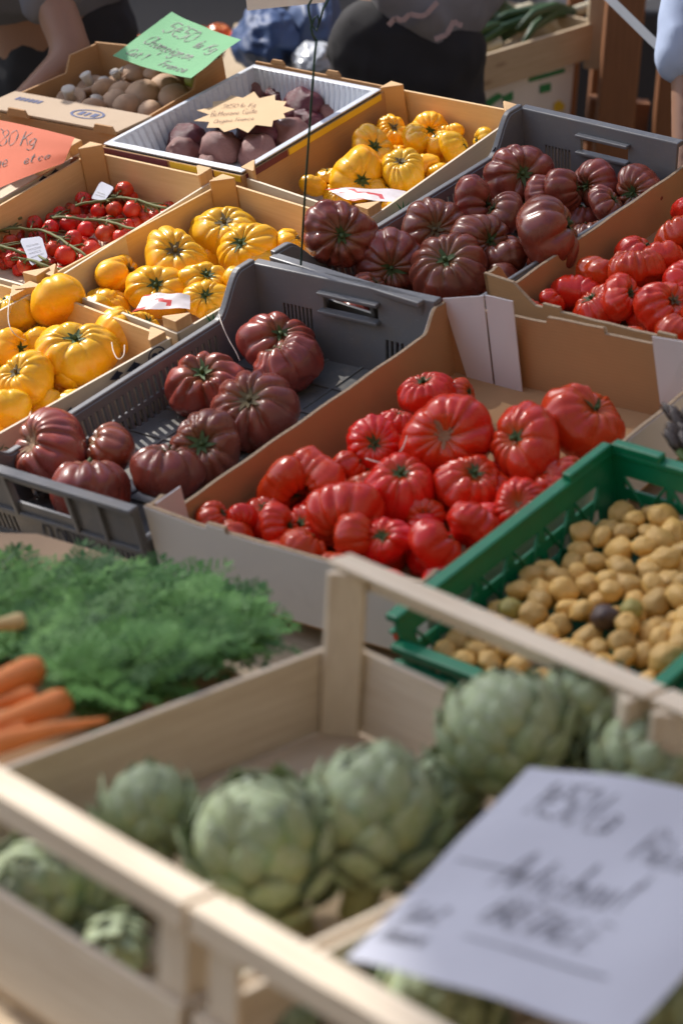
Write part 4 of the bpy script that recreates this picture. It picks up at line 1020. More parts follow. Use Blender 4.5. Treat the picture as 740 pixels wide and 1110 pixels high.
for k, (x, y, rp, ax, lb) in enumerate([
 (77, 108, 17, (-.2, .3, -.9), 'upturned mushroom with white stalk at the left of the box'), (98, 92, 15, (.1, .2, -.95), 'upturned mushroom with tall stalk by the back side'), (114, 97, 15, (.6, -.5, -.4), 'mushroom tipped over showing gills'),
 (128, 86, 12, (.0, .2, -.9), 'upturned mushroom with short thick stalk'), (137, 83, 11, (.5, .1, -.8), 'small upturned white mushroom beneath the green card'), (122, 110, 17, (-.3, -.3, .8), 'brown mushroom cap at the middle front of the box'),
 (103, 117, 15, (.3, -.7, -.5), 'pale mushroom lying on its side at the front'), (138, 117, 16, (.6, -.6, .1), 'cut mushroom showing white gills near the front corner'), (155, 101, 21, (.0, -.1, 1), 'large round brown mushroom cap in the middle'),
 (180, 93, 19, (.2, .1, 1), 'smooth brown mushroom cap right of the large one'), (189, 104, 18, (.3, -.2, .9), 'brown mushroom cap nearest the white tub'), (162, 119, 14, (.1, -.3, .9), 'small brown mushroom cap by the box side'),
 (146, 80, 17, (.1, .3, .9), 'brown mushroom cap in the shade of the green card'), (170, 80, 15, (.1, .3, .9), 'brown mushroom cap beneath the price card edge'), (213, 96, 13, (.2, .0, .9), 'mushroom cap at the right end next to the tub'),
 (131, 98, 15, (-.1, 0, .9), 'tan mushroom cap behind the front row'), (62, 118, 12, (0, .2, .9), 'mushroom cap half under the printed flap'), (88, 121, 13, (-.2, -.2, .8), 'tan mushroom cap beside the printed flap')]):
    p = dp(x, y, -.068); mushroom(p, rp * ddist(p) / F_PX, Vector(ax).normalized(), lb, 70 + k)
p = dp(212, 86, -.05); lump('green_apple', lump_mesh('green_apple', plain('green_apple_skin', (.30, .34, .05), .4, .2), 5, .9), p, .022, DISP, 'yellowish green fruit under the corner of the green card', 'fruit', None)

# potatoes, packed into the green crate from the floor up
potm = [lump_mesh('potato', POT, 200 + k, .78, 0, .16) for k in range(10)]
special = [(639, 655, 15.5, POTD, 'dark purple potato among the yellow ones', 1.0), (653, 622, 17, POT, 'long knobbly potato', 1.25)]
c0 = (bE[0] + bE[2]) / 2; placed = []; q = random.Random(5)
W_, L_ = .36, (E4[3] - E4[0]).length
o0 = bE[0] + exE * .004 + eyE * .006; zf = -.076
tries = 0; pots = []
spp = [(dp(x, y, -.022), rp, mt, lb) for x, y, rp, mt, lb, _ in special[:1]]
for layer in range(4):
    for t in range(4200):
        r = q.uniform(.0145, .0205)
        x, y = q.uniform(r * 1.05, W_ - .024 - r * 1.05), q.uniform(r * 1.05, L_ - .022 - r * 1.05)
        P2 = o0 + exE * x + eyE * y; z = zf + r * .8 - (.0 if layer else .0)
        ok = True
        for (a, b_, c, r2, _, _) in pots:
            d2 = (a - P2.x) ** 2 + (b_ - P2.y) ** 2; rs = (r + r2) * .86
            if d2 < rs * rs: z = max(z, c + sqrt(rs * rs - d2) * .8)
        if z > (-.050, -.038, -.031, -.027)[layer] + .004 * sin(x * 20) : continue
        if any((a - P2.x) ** 2 + (b_ - P2.y) ** 2 + (c - z) ** 2 < ((r + r2) * .84) ** 2 for (a, b_, c, r2, _, _) in pots): continue
        pots.append((P2.x, P2.y, z, r, POT, None))
odd = {}
for (x, y, mt, lb) in ((639, 655, POTD, 'dark purple potato among the yellow ones'), (556, 659, POTG, 'greenish potato near the middle of the green crate'), (705, 664, POTG, 'green tinged long potato toward the right of the crate')):
    t_ = dp(x, y, -.030); k = min((k for k in range(len(pots)) if k not in odd and pots[k][2] > -.050), key=lambda k: (Vector(pots[k][:3]) - t_).length); odd[k] = 1; pots[k] = pots[k][:4] + (mt, lb)
top = sorted(pots, key=lambda p: -p[2])
shown = 0
for k, (x, y, z, r, mt, lb) in enumerate(top):
    # leave out those buried so deep that nothing of them shows
    above = [p for p in pots if p[2] > z + .008 and (p[0] - x) ** 2 + (p[1] - y) ** 2 < (r * 1.2) ** 2]
    if z < -.056 and len(above) >= 3: continue
    if lb: me = lump_mesh('potato', mt, 333 + len(lb), .85, 0, .12); l = lb; g = 'potatoes in the green crate'
    else: me = potm[k % 10]; l = 'small round yellow potato heaped in the green lattice crate'; g = 'yellow potatoes in the green crate'
    lump('potato', me, Vector((x, y, z)), r, DISP, l, 'potato', g, None, (1, q.uniform(.95, 1.3), 1)); shown += 1
print('potatoes', shown)

# asparagus bunch standing at the right picture edge behind the green crate
asp_m = plain('asparagus_tip', (.085, .065, .055), .6, .5, 60, .3); asp_s = plain('asparagus_stalk', (.10, .16, .03), .55, .35, 30)
rAs = rt('asparagus_bunch', at_d(dp(748, 488, -.02)), 'bunch of purple tipped green asparagus at the right edge behind the green crate', 'asparagus')
for k in range(14):
    c = dp(742 + 9 * (k % 4) + rnd.uniform(-3, 3), 504 - 11 * (k // 4) + rnd.uniform(-4, 4), -.02); d = Vector((-.72 + rnd.uniform(-.15, .15), .25 + rnd.uniform(-.2, .2), .55 + rnd.uniform(-.1, .2))).normalized()
    m = MB(DISP); m.tube([c - d * .06, c, c + d * .02], [.006, .0062, .006], 8); s = m.build('spear', asp_s, rAs, True)
    m = MB(DISP); m.tube([c + d * .02, c + d * .03, c + d * .045, c + d * .055], [.0062, .0078, .006, .0012], 8)
    for j in range(7):
        a = j * 2.4; e = c + d * (.02 + .004 * j); sx = d.cross(UP).normalized(); sy = d.cross(sx); o = sx * cos(a) + sy * sin(a)
        n = m.add([e + o * .006 - d.cross(o) * .003, e + o * .006 + d.cross(o) * .003, e + o * .0085 + d * .012]); m.face((n, n + 1, n + 2))
    m.build('tip', asp_m, s, True)

# ================================================================== PRICE CARDS, WIRE, STRING
def price_card(name, tl, tr, br, bl, frame, mat, lines, label, cat='price card', ink=INK, stroke=.0016, bend=.006, wob=.003, slant=.22, outline=None, jit=.03):
    tl, tr, br, bl = map(Vector, (tl, tr, br, bl)); nrm = (br - bl).cross(tl - bl).normalized()
    P = bilin(tl, tr, br, bl, bend, nrm, wob, len(label))
    r = rt(name, frame @ Matrix.Translation(bl), label, cat); m = MB(frame)
    if outline: m.slab([P(u, v) for u, v in outline], nrm * -.0006)
    else: sheet(m, P, 14, 14)
    o = m.build('sheet', mat, r, not outline)
    m = MB(frame); write(m, P, nrm, lines, stroke, slant, jit); m.build('handwriting', ink, r)
    return r
# green mushroom card: leans over the far end of the mushroom box
g = [dp(186, 12, .040), dp(261, 42, .040), dp(207, 84, .012), dp(122, 60, .012)]
price_card('price_card', *g, DISP, PAPERG, [('5€50', .12, .66, .175, .24, -.02), ('le Kg', .60, .60, .14, .17, -.06), ('Champignon', .10, .36, .125, .19, -.02), ('Cat 1', .08, .10, .10, .13, 0), ('France', .50, .09, .11, .14, 0)],
           'green handwritten price card leaning over the mushroom box', stroke=.0019, bend=-.006)
# orange card behind the cherry tomatoes
og = [dp(-62, 118, .05), dp(80, 148, .045), dp(66, 181, .0), dp(-90, 238, -.012)]
og = [dp(-58, 120, -.005), dp(81, 148, -.012), dp(69, 176, -.036), dp(-72, 236, -.036)]
price_card('price_card', *og, DISP, PAPERO, [('1€80 Kg', .33, .62, .118, .24, .03), ('Laitue', .26, .28, .10, .2, .05), ('et co', .66, .26, .09, .2, .05)],
           'orange handwritten price card at the left edge behind the cherry tomatoes', stroke=.0015, bend=.004)
# star shaped kraft card lying on the beetroot
st = []
N_ = 26
for k in range(N_):
    a = 2 * pi * k / N_; rr = .5 if k % 2 == 0 else .385
    rr *= 1 + .06 * sin(k * 2.3)
    u, v = .5 + rr * cos(a) * 1.0, .5 + rr * sin(a) * 1.0; st.append((u, v))
sg = [dp(218, 102, -.036), dp(320, 98, -.030), dp(318, 138, -.040), dp(206, 148, -.046)]
price_card('price_card', *sg, DISP, PAPERK, [('3€50 le Kg', .25, .62, .075, .10, .0), ('Betterave Cuite', .15, .43, .068, .13, .02), ('Origine France', .20, .27, .062, .09, .02)],
           'star shaped kraft price card lying on the beetroots', ink=INKR, stroke=.0008, bend=0, wob=0, outline=st)
# green hanging wire with its hook, and the board it carries
w0 = dp(326, 287, .012)
topw = DISP @ dp(345, 20, .32)
base = DISP @ w0
wm = MB(); 
pw = [base, base.lerp(wy(331, 200, base.y - .02), 1), wy(336, 130, base.y - .03), wy(341, 60, base.y - .04), wy(343, 42, base.y - .04)]
wm.tube(pw, .0019, 8)
hk = [wy(x, y, base.y - .04) for x, y in ((343, 44), (339, 38), (337, 30), (340, 20), (344, 16), (346, 24), (343, 33), (338, 27), (335, 14), (334, 6), (338, -2), (345, -8))]
wm.tube(hk, .0019, 8); wm.tube([wy(x, y, base.y - .042) for x, y in ((346, 24), (350, 10), (356, -2), (362, -20))], .0019, 8)
o = wm.build('hanging_wire', WIRE, None, True, origin=at_w(base)); tag(o, 'thin green wire with a twisted hook hanging down to the rear grey crate', 'wire')
bd = [wy(262, -40, 4.6), wy(372, -52, 4.6), wy(352, 2, 4.6), wy(268, 11, 4.6)]
m = MB(); m.slab(bd, Vector((0, .004, 0))); o = m.build('hanging_board', plain('white_board', (.62, .62, .60), .6, .1), None, origin=at_w(bd[3])); tag(o, 'bottom edge of a white board hanging above the stall', 'sign board')
def string(px, z, label, r=.0009):
    pts = [dp(x, y, zz) for (x, y), zz in zip(px, z)]; f = []
    ext = [pts[0] * 2 - pts[1]] + pts + [pts[-1] * 2 - pts[-2]]
    for i in range(1, len(ext) - 2):
        for j in range(6):
            t = j / 6; a, b_, c, d = ext[i - 1:i + 3]
            f.append(.5 * ((2 * b_) + (c - a) * t + (2 * a - 5 * b_ + 4 * c - d) * t * t + (3 * b_ - a - 3 * c + d) * t ** 3))
    f.append(pts[-1]); m = MB(DISP); m.tube(f, r, 6); o = m.build('string', TWINE, None, True, origin=at_d(pts[0])); tag(o, label, 'string')
string([(237, 338), (240, 350), (248, 368), (256, 382), (260, 391)], [-.044, -.042, -.06, -.075, -.085], 'white string hanging over the slotted side of the half empty grey crate')
string([(396, 497), (412, 501), (426, 496), (436, 486), (441, 472)], [-.028, -.024, -.022, -.024, -.02], 'pinkish string lying across the red tomatoes beside the scarred one')
string([(12, 318), (9, 335), (10, 352), (17, 363), (28, 369)], [-.05, -.038, -.038, -.05, -.07], 'white string curling round a yellow tomato at the left edge')
string([(121, 371), (123, 381), (128, 389), (134, 385), (135, 374)], [-.058, -.056, -.056, -.058, -.06], 'short loop of white string beside the largest yellow tomato')

# ================================================================== FRONT: wooden crates of artichokes (level)
ZR, ZBRD, ZFL = 1.0, .905, .80
f_fl, f_fr, f_nr = wp(360, 597, ZR), wp(697, 740, ZR), wp(198, 985, ZR)
f_nl = f_fl + (f_nr - f_fr); fx = (f_fr - f_fl).normalized(); fy = Vector((-fx.y, fx.x, 0))
WF, LF = (f_fr - f_fl).length, (f_fl - f_nl).length
def wooden_crate(o, label):
    """o = near-left rim corner at rail height; fx across, fy away"""
    r = rt('wooden_crate', at_w(Vector((o.x, o.y, ZFL))), label, 'wooden crate', 'open wooden crates of artichokes')
    zf = ZFL - 1.0
    def Q(x, y, z): return o + fx * x + fy * y + UP * z
    for y0, n in ((0, 1), (LF, -1)):                       # end rails and low end boards
        m = MB(); yy = y0 + n * .0065
        m.bar(Q(.0, yy, -.011), Q(WF, yy, -.011), .013, .022); m.build('end_rail', PINEW, r, bevel=.002)
        m = MB(); m.bar(Q(.003, yy, -.143), Q(WF - .003, yy, -.143), .008, .096); m.build('end_board', PINEW, r, bevel=.0015)
        # flat cap slat on the rail
        m = MB(); m.bar(Q(-.001, yy + n * .009, .0028), Q(WF + .001, yy + n * .009, .0028), .034, .005); m.build('cap_slat', PINEW, r, bevel=.0012)
    for x0, n in ((0, 1), (WF, -1)):
        m = MB(); m.bar(Q(x0 + n * .004, .016, -.145), Q(x0 + n * .004, LF - .016, -.145), .007, .10); m.build('side_board', PINEW, r, bevel=.0015)
    for x0, sx in ((.0, 1), (WF, -1)):
        for y0, sy in ((0, 1), (LF, -1)):
            m = MB(); c = Q(x0 + sx * .009, y0 + sy * .0142, zf + .006); h = UP * (.20 - .008)
            pts = [c, c + fx * sx * .034, c + fx * sx * .034 + fy * sy * .006, c + fx * sx * .006 + fy * sy * .030, c + fy * sy * .030]
            m.slab(pts, h)
            for fi in range(len(m.uv)): m.uv[fi] = [((m.v[i] - c).z, (m.v[i] - c).dot(fx) - (m.v[i] - c).dot(fy)) for i in m.f[fi]]
            m.build('corner_post', PINE if False else PINEW, r, bevel=.0015)
    nb = 5
    for k in range(nb):
        x0 = .01 + (WF - .02) * k / nb; x1 = .01 + (WF - .02) * (k + 1) / nb - .007
        m = MB(); m.bar(Q((x0 + x1) / 2, .012, zf + .003 + .0006 * (k % 2)), Q((x0 + x1) / 2, LF - .012, zf + .003 + .0006 * (k % 2)), x1 - x0, .006); m.build('floor_slat', PINEF, r, bevel=.001)
    for y in (.04, LF / 2, LF - .04):
        m = MB(); m.bar(Q(.005, y, zf - .006), Q(WF - .005, y, zf - .006), .05, .010); m.build('runner', PINEF, r)
    return r, Q
rF, QF = wooden_crate(f_nl, 'open wooden crate half empty with artichokes at its near end')
rG, QG = wooden_crate(f_nl + fx * (WF + .008), 'open wooden crate of artichokes carrying the white price sheet')
# bits of leaf on the crate floor
deb = plain('dry_leaf_bits', (.04, .045, .02), .9, .4)
m = MB()
for k in range(16):
    p = QF(rnd.uniform(.10, .38), rnd.uniform(.28, .54), ZFL - 1.0 + .009); a = rnd.uniform(0, 6); d = Vector((cos(a), sin(a), .1)); s = Vector((-d.y, d.x, .05)); L = rnd.uniform(.008, .028)
    n = m.add([p, p + d * L * .5 + s * .003 + UP * .003, p + d * L, p + d * L * .5 - s * .003]); m.face((n, n + 1, n + 2, n + 3))
o = m.build('leaf_litter', deb, None, origin=at_w(QF(.25, .4, ZFL - 1))); tag(o, 'scattered dry leaf scraps on the bare floor of the half empty wooden crate', 'leaf scraps', None, 'stuff')

# artichokes: overlapping bracts round a globe
def art_mat():
    t = NT('artichoke_bract'); o = t.coord(); a = t.n('ShaderNodeAttribute', attribute_name='tip').outputs['Fac']
    c = t.mix(t.noise(18, 5, o, .6), (.24, .32, .14), (.37, .43, .26))
    c = t.mix(t.ramp(t.noise(9, 3, o), [(.45, (0, 0, 0)), (.75, (.8,) * 3)]), c, (.44, .48, .37))     # grey bloom
    c = t.mix(t.ramp(a, [(.0, (.7,) * 3), (.45, (0, 0, 0))]), c, (.46, .44, .15))                       # yellow base
    c = t.mix(t.ramp(a, [(.93, (0, 0, 0)), (1, (.65,) * 3)]), c, (.20, .12, .06))
    vx = t.noise(200, 3, t.coord('UV', (1, .05, 1)))
    c = t.mix(t.ramp(vx, [(.5, (0, 0, 0)), (.75, (.3,) * 3)]), c, (.24, .28, .18))
    t.col(c); t.set(Roughness=.62); t.b.inputs['Subsurface Weight'].default_value = .06; t.b.inputs['Subsurface Radius'].default_value = (.004, .006, .002)
    t.bump(t.noise(60, 4, o), .3, .002); return t.m
ART = art_mat(); ARTS = plain('artichoke_stalk', (.36, .36, .16), .7, .3, 40)
def artichoke_mesh(seed):
    q = random.Random(seed); v, f, tip, uv = [], [], [], []; N = 60
    for k in range(N):
        t = (k + .5) / N; lat = -1.15 + 2.55 * t ** .95                # from the base up to the closed top
        az = k * 2.39996 + q.uniform(-.12, .12)
        rad = cos(min(lat, 1.45)) ** .75 if lat < 1.5 else .1
        rad = max(rad, .10); zc = sin(lat) * .92
        out = 1.0 - .10 * t
        w = (.40 - .12 * t) * q.uniform(.9, 1.1) * (.72 if lat < -.8 else 1); L = (.60 - .06 * t) * q.uniform(.92, 1.1)
        tilt = q.uniform(.05, .15) + (.16 if q.random() < .15 else 0)
        n0 = len(v); nu, nv = 7, 7
        for j in range(nv):
            s = j / (nv - 1); la = lat + (s - .25) * L * 1.15
            wid = w * (max(0, 1 - s) ** .62) * (.75 + 1.1 * s) * (1.0 if s < .5 else 1.02)
            if j == nv - 1: wid = w * .05
            for i in range(nu):
                u = -1 + 2 * i / (nu - 1)
                rr = out * (.93 + .085 * (1 - u * u) * (1 - .4 * s) + tilt * s * s + .13 * s - .05 * (1 - s) ** 2)
                if la < pi / 2: cr, sr = cos(la), sin(la)
                else: cr, sr = cos(la), sin(la)
                rr2 = rr * (abs(cr) ** .85) * (1 if cr >= 0 else -1); zz = rr * sr * .93
                # width runs tangentially
                tx, ty = -sin(az), cos(az)
                p = Vector((cos(az) * rr2, sin(az) * rr2, zz)) + Vector((tx, ty, 0)) * (u * wid) - Vector((cos(az), sin(az), 0)) * (u * wid) ** 2 * .42
                if j == nv - 1: p += Vector((cos(az), sin(az), .2)) * .012
                v.append(tuple(p)); tip.append(s); uv.append((u * .5 + .5, s))
        for j in range(nv - 1):
            for i in range(nu - 1): a = n0 + j * nu + i; f.append((a, a + 1, a + nu + 1, a + nu))
    # inner globe that closes the gaps
    n0 = len(v)
    for j in range(11):
        th = pi * j / 10
        for i in range(16): ph = 2 * pi * i / 16; v.append((.86 * sin(th) * cos(ph), .86 * sin(th) * sin(ph), .80 * cos(th))); tip.append(.5); uv.append((.5, .5))
    for j in range(10):
        for i in range(16): k = (i + 1) % 16; f.append((n0 + j * 16 + i, n0 + (j + 1) * 16 + i, n0 + (j + 1) * 16 + k, n0 + j * 16 + k))
    me = bpy.data.meshes.new('artichoke'); me.from_pydata(v, [], f); me.materials.append(ART)
    a = me.attributes.new('tip', 'FLOAT', 'POINT'); a.data.foreach_set('value', tip)
    ul = me.uv_layers.new(name='UVMap')
    for l in me.loops: ul.data[l.index].uv = uv[l.vertex_index]
    me.polygons.foreach_set('use_smooth', [True] * len(f)); me.update(); return me
artm = [artichoke_mesh(k) for k in range(4)]
def stalk_mesh():
    mb = MB(); mb.tube([(0, 0, -.80), (0, 0, -1.05), (.03, 0, -1.32), (.03, 0, -1.34)], [.30, .25, .24, .20], 14)
    me = bpy.data.meshes.new('stalk'); me.from_pydata([tuple(x) for x in mb.v], [], mb.f); me.materials.append(ARTS); me.polygons.foreach_set('use_smooth', [True] * len(mb.f)); me.update(); return me
stm = stalk_mesh()
for k, (x, y, rp, z, ax, lb) in enumerate([
 (164, 888, 60, .875, (-.25, .4, .85), 'artichoke in the far left of the near group, against the low side board'),
 (284, 924, 88, .890, (-.35, -.1, .9), 'sunlit yellowish artichoke behind the joint of the front rails'),
 (404, 893, 84, .905, (.1, .25, .95), 'large artichoke left of the white price sheet'),
 (548, 802, 76, .935, (-.2, .3, .9), 'artichoke above the top corner of the white price sheet'),
 (636, 772, 58, .945, (.2, .3, .9), 'artichoke farthest back, against the wooden rail by the potatoes'),
 (694, 840, 68, .915, (.5, .1, .85), 'artichoke behind the upper edge of the white sheet at the right'),
 (40, 975, 70, .838, (-.3, -.4, .8), 'shaded artichoke seen through the gap under the near left rail'),
 (100, 960, 60, .838, (-.1, -.3, .9), 'artichoke behind the gap, just left of the near joint post'),
 (118, 1030, 42, .822, (.5, -.6, -.4), 'artichoke with pale cut stalk in the gap under the near left rail'),
 (292, 1110, 60, .835, (.2, -.2, .9), 'artichoke low behind the near rail of the sheet bearing crate'),
 (470, 1098, 76, .86, (.1, -.1, .9), 'artichoke under the lower edge of the white price sheet'),
 (742, 1095, 76, .87, (.3, -.2, .9), 'dark artichoke at the bottom right corner beside the white sheet'),
 (600, 960, 95, .890, (.1, .1, 1), 'artichoke carrying the middle of the white price sheet'),
 (478, 862, 46, .88, (.3, -.3, .7), 'small artichoke wedged between the two large ones at the sheet corner')]):
    p = wp(x, y, z); r = rp * wdist(p) / F_PX
    o = bpy.data.objects.new('artichoke', artm[k % 4]); COL.objects.link(o)
    o.matrix_world = place_axis(p, Vector(ax).normalized(), rnd.uniform(0, 6)) @ Matrix.Diagonal((r, r, r * .96, 1)); tag(o, lb, 'artichoke', 'artichokes in the wooden crates')
    s = bpy.data.objects.new('stalk', stm); COL.objects.link(s); s.parent = o
# white sheet lying on the artichokes
ws = [wp(573, 832, .985), wp(893, 889, .985), wp(676, 1132, .975), wp(374, 1040, .955)]
price_card('price_sheet', *ws, WORLD, PAPERW, [('1€50 La', .10, .76, .095, .17, -.06), ('_', .06, .50, .22, .1, .0), ('Pièce', .54, .66, .085, .14, -.08), ('Artichaut', .22, .42, .105, .18, .02), ('BRETAGNE', .30, .25, .085, .12, .0), ('_', .30, .17, .50, .1, -.04), ('Cat 2', .05, .20, .055, .08, .0), ('France', .04, .10, .055, .08, .0)],
           'white handwritten price sheet lying on the artichokes', 'price sheet', stroke=.0014, bend=.005, wob=.008, ink=INKP)

# ================================================================== CARROTS AND THEIR TOPS
def carrot(pts, r0, label, mat=CARROT, tip_end=True, cat='carrot', name='carrot', group='carrots beside the wooden crate'):
    P = [wp(x, y, z) for x, y, z in pts]; n = 26; prof = []; C_ = []
    for i in range(n):
        t = i / (n - 1); k = min(int(t * (len(P) - 1)), len(P) - 2); u = t * (len(P) - 1) - k; C_.append(P[k].lerp(P[k + 1], u))
        if t < .10: rr = r0 * sqrt(max(.02, 1 - (1 - t / .10) ** 2))
        else: rr = r0 * (1 - .80 * ((t - .10) / .9) ** 1.15) if tip_end else r0 * (1 - .2 * t)
        rr *= 1 + .03 * sin(t * 61) + .02 * sin(t * 23 + r0 * 900); prof.append(rr)
    m = MB(); m.tube(C_, prof, 18); o = m.build(name, mat, None, True, origin=at_w(P[0])); tag(o, label, cat, group)
carrot([(46, 722, .915), (0, 742, .915), (-70, 772, .91), (-150, 812, .90)], .0165, 'thick carrot uppermost in the bunch with blunt end')
carrot([(38, 752, .905), (0, 762, .905), (-90, 790, .90)], .010, 'thin carrot squeezed between the two thick ones')
carrot([(76, 757, .905), (30, 774, .905), (-60, 808, .90), (-150, 845, .89)], .0150, 'thick carrot reaching farthest into the green tops')
carrot([(30, 789, .898), (-10, 797, .898), (-100, 820, .89)], .0095, 'short slim carrot below the thick ones')
carrot([(-60, 824, .898), (10, 803, .900), (60, 790, .902), (116, 780, .905)], .0130, 'long carrot lowest in the bunch with its thin root tip along the crate')
carrot([(28, 673, .915), (0, 677, .915), (-60, 690, .91)], .010, 'pale yellow carrot end poking from the green tops at the left edge', PARSNIP)
def greens():
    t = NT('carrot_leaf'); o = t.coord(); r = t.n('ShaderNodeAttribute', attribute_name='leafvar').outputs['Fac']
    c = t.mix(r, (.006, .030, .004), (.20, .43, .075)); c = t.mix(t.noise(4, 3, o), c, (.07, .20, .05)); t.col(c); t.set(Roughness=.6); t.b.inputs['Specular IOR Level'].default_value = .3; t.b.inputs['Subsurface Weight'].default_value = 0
    t.b.inputs['Transmission Weight'].default_value = 0
    q = random.Random(77); v, f, lv = [], [], []
    poly = [(-60, 640), (20, 634), (60, 632), (110, 636), (165, 640), (212, 650), (252, 676), (258, 688), (215, 712), (165, 738), (108, 768), (66, 758), (24, 722), (-60, 690)]
    def inside(x, y):
        c_ = False; j = len(poly) - 1
        for i in range(len(poly)):
            (xi, yi), (xj, yj) = poly[i], poly[j]
            if (yi > y) != (yj > y) and x < (xj - xi) * (y - yi) / (yj - yi) + xi: c_ = not c_
            j = i
        return c_
    def leaflet(p, d, up, L, w, shade):
        sd = d.cross(up).normalized() * w; n = len(v)
        pts = [p, p + d * L * .35 + sd, p + d * L * .7 + sd * .7 - up * L * .05, p + d * L - up * L * .12, p + d * L * .7 - sd * .7 - up * L * .05, p + d * L * .35 - sd]
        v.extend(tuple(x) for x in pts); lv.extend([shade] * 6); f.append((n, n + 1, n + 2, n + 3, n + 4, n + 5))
    tufts = []
    while len(tufts) < 125:
        x, y = q.uniform(-60, 312), q.uniform(598, 790)
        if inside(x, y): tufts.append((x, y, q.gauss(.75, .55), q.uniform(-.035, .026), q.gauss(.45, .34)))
    for (tx, ty, ta, th, tsh) in tufts:
      for _k in range(13):
        x, y = tx + q.gauss(0, 9), ty + q.gauss(0, 6)
        if not inside(x, y): continue
        hgt = .762 + .135 * max(0, min(1, (y - 610) / 130)) + th + q.uniform(-.03, .010)
        p = wp(x, y, hgt); a = ta + q.gauss(0, .4); d = Vector((cos(a), sin(a), q.uniform(-.25, .65))).normalized(); up = (Vector((q.uniform(-.4, .4), q.uniform(-.5, .2), 1))).normalized()
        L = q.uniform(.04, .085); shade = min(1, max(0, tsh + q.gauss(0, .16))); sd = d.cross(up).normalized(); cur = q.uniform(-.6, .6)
        pts = [p + d * L * s + up * (.010 * s - .022 * s * s) + sd * cur * L * .4 * s * s for s in (0, .2, .4, .6, .8, 1)]
        for i in range(5):   # stalk
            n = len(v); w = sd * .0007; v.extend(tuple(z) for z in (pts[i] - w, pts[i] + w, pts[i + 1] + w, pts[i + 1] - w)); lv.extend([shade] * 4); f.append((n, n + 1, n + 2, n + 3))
        for i in range(1, 6):
            for sg in (-1, 1):
                bl_ = L * (.42 - .055 * i); dd = (d * .62 + sd * sg * .78 + up * q.uniform(-.1, .25)).normalized()
                for s in (.25, .6, 1.0):
                    for s2 in (-1, 1): leaflet(pts[i] + dd * bl_ * s, (dd + sd * sg * .2 + d * .7 * s2 * sg).normalized(), up, bl_ * .60, bl_ * .10, shade)
        leaflet(pts[5], d, up, L * .22, L * .05, shade)
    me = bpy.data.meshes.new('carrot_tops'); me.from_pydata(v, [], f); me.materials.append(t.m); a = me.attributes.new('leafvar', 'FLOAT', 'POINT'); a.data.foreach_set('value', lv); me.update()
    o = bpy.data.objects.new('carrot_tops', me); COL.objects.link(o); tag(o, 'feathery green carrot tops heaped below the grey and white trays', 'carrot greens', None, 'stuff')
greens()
pk = [wp(-60, 578, .775), wp(40, 580, .765), wp(138, 608, .765), wp(60, 640, .775), wp(-60, 625, .785)]
m = MB(); m.slab(pk, UP * .002); 
o = m.build('packing_paper', PAPERN, None, origin=at_w(pk[0])); tag(o, 'brown printed packing paper under the near end of the half empty grey crate', 'paper')
m = MB()
for k in range(3):
    a = wp(-30, 588 + 9 * k, .803); b_ = wp(70 - 10 * k, 586 + 11 * k, .803); m.bar(a, b_, .0022, .0004)
pm = m.build('faded_print', INK, o) if False else None

# ================================================================== STALL FURNITURE
def stall_table():
    r = rt('stall_table', DISP @ Matrix.Translation((-2.4, 2.3, -.2)), 'sloping trestle table under the tomato trays', 'table')
    m = MB(DISP); m.box((-2.46, 2.49, -.175), (2.2, 1.48, .022)); m.build('table_top', GREYW, r)
    for x, y in ((-3.4, 1.85), (-1.5, 1.85), (-3.4, 3.15), (-1.5, 3.15)):
        m = MB(); p = DISP @ Vector((x, y, -.19)); m.bar((p.x, p.y, 0), p, .06, .06, Vector((0, 1, 0))); m.build('leg', BROWNW, r)
    r = rt('front_table', at_w(Vector((0, 2.1, .0))), 'low bench under the artichoke crates and carrots', 'table')
    m = MB(); c = Vector((-.1, 0, 0)); 
    a = [f_nl - fx * .62 - fy * .04, f_nl + fx * (2 * WF + .1) - fy * .04, f_fl + fx * (2 * WF + .1) + fy * .02, f_fl - fx * .62 + fy * .02]
    a = [Vector((p.x, p.y, ZFL - .035)) for p in a]; m.box8(a + [p + UP * .023 for p in a]); m.build('bench_top', GREYW, r)
    for p in a:
        q_ = p.lerp(sum(a, Vector()) / 4, .08); m = MB(); m.bar((q_.x, q_.y, 0), q_ - UP * .001, .05, .05, Vector((0, 1, 0))); m.build('leg', GREYW, r)
    # the layer that carries the carrots
stall_table()
# box of carrots stands on the bench: the bench is wide enough; a shallow crate holds the bunch
def carrot_crate():
    o = [wp(-120, 660, .78), wp(-120, 860, .80)]
    z0, z1 = ZFL - .012, ZFL + .075
    b = [f_nl - fx * .56 + fy * .02, f_nl - fx * .012 + fy * .02, f_fl - fx * .012 - fy * .16, f_fl - fx * .56 - fy * .16]
    b = [Vector((p.x, p.y, z0)) for p in b]; r = rt('carrot_box', at_w(b[0]), 'shallow box under the carrots and their green tops', 'box')
    for i, j in ((0, 1), (1, 2), (2, 3), (3, 0)):
        n = (b[j] - b[i]).normalized(); n = Vector((-n.y, n.x, 0)); MB().panel(b[i], b[j], b[j] + UP * (.062), b[i] + UP * (.062), n * .005).build('side_wall', CARD, r)
    MB().box8(b + [p + UP * .03 for p in b]).build('floor', CARD, r)
carrot_crate()

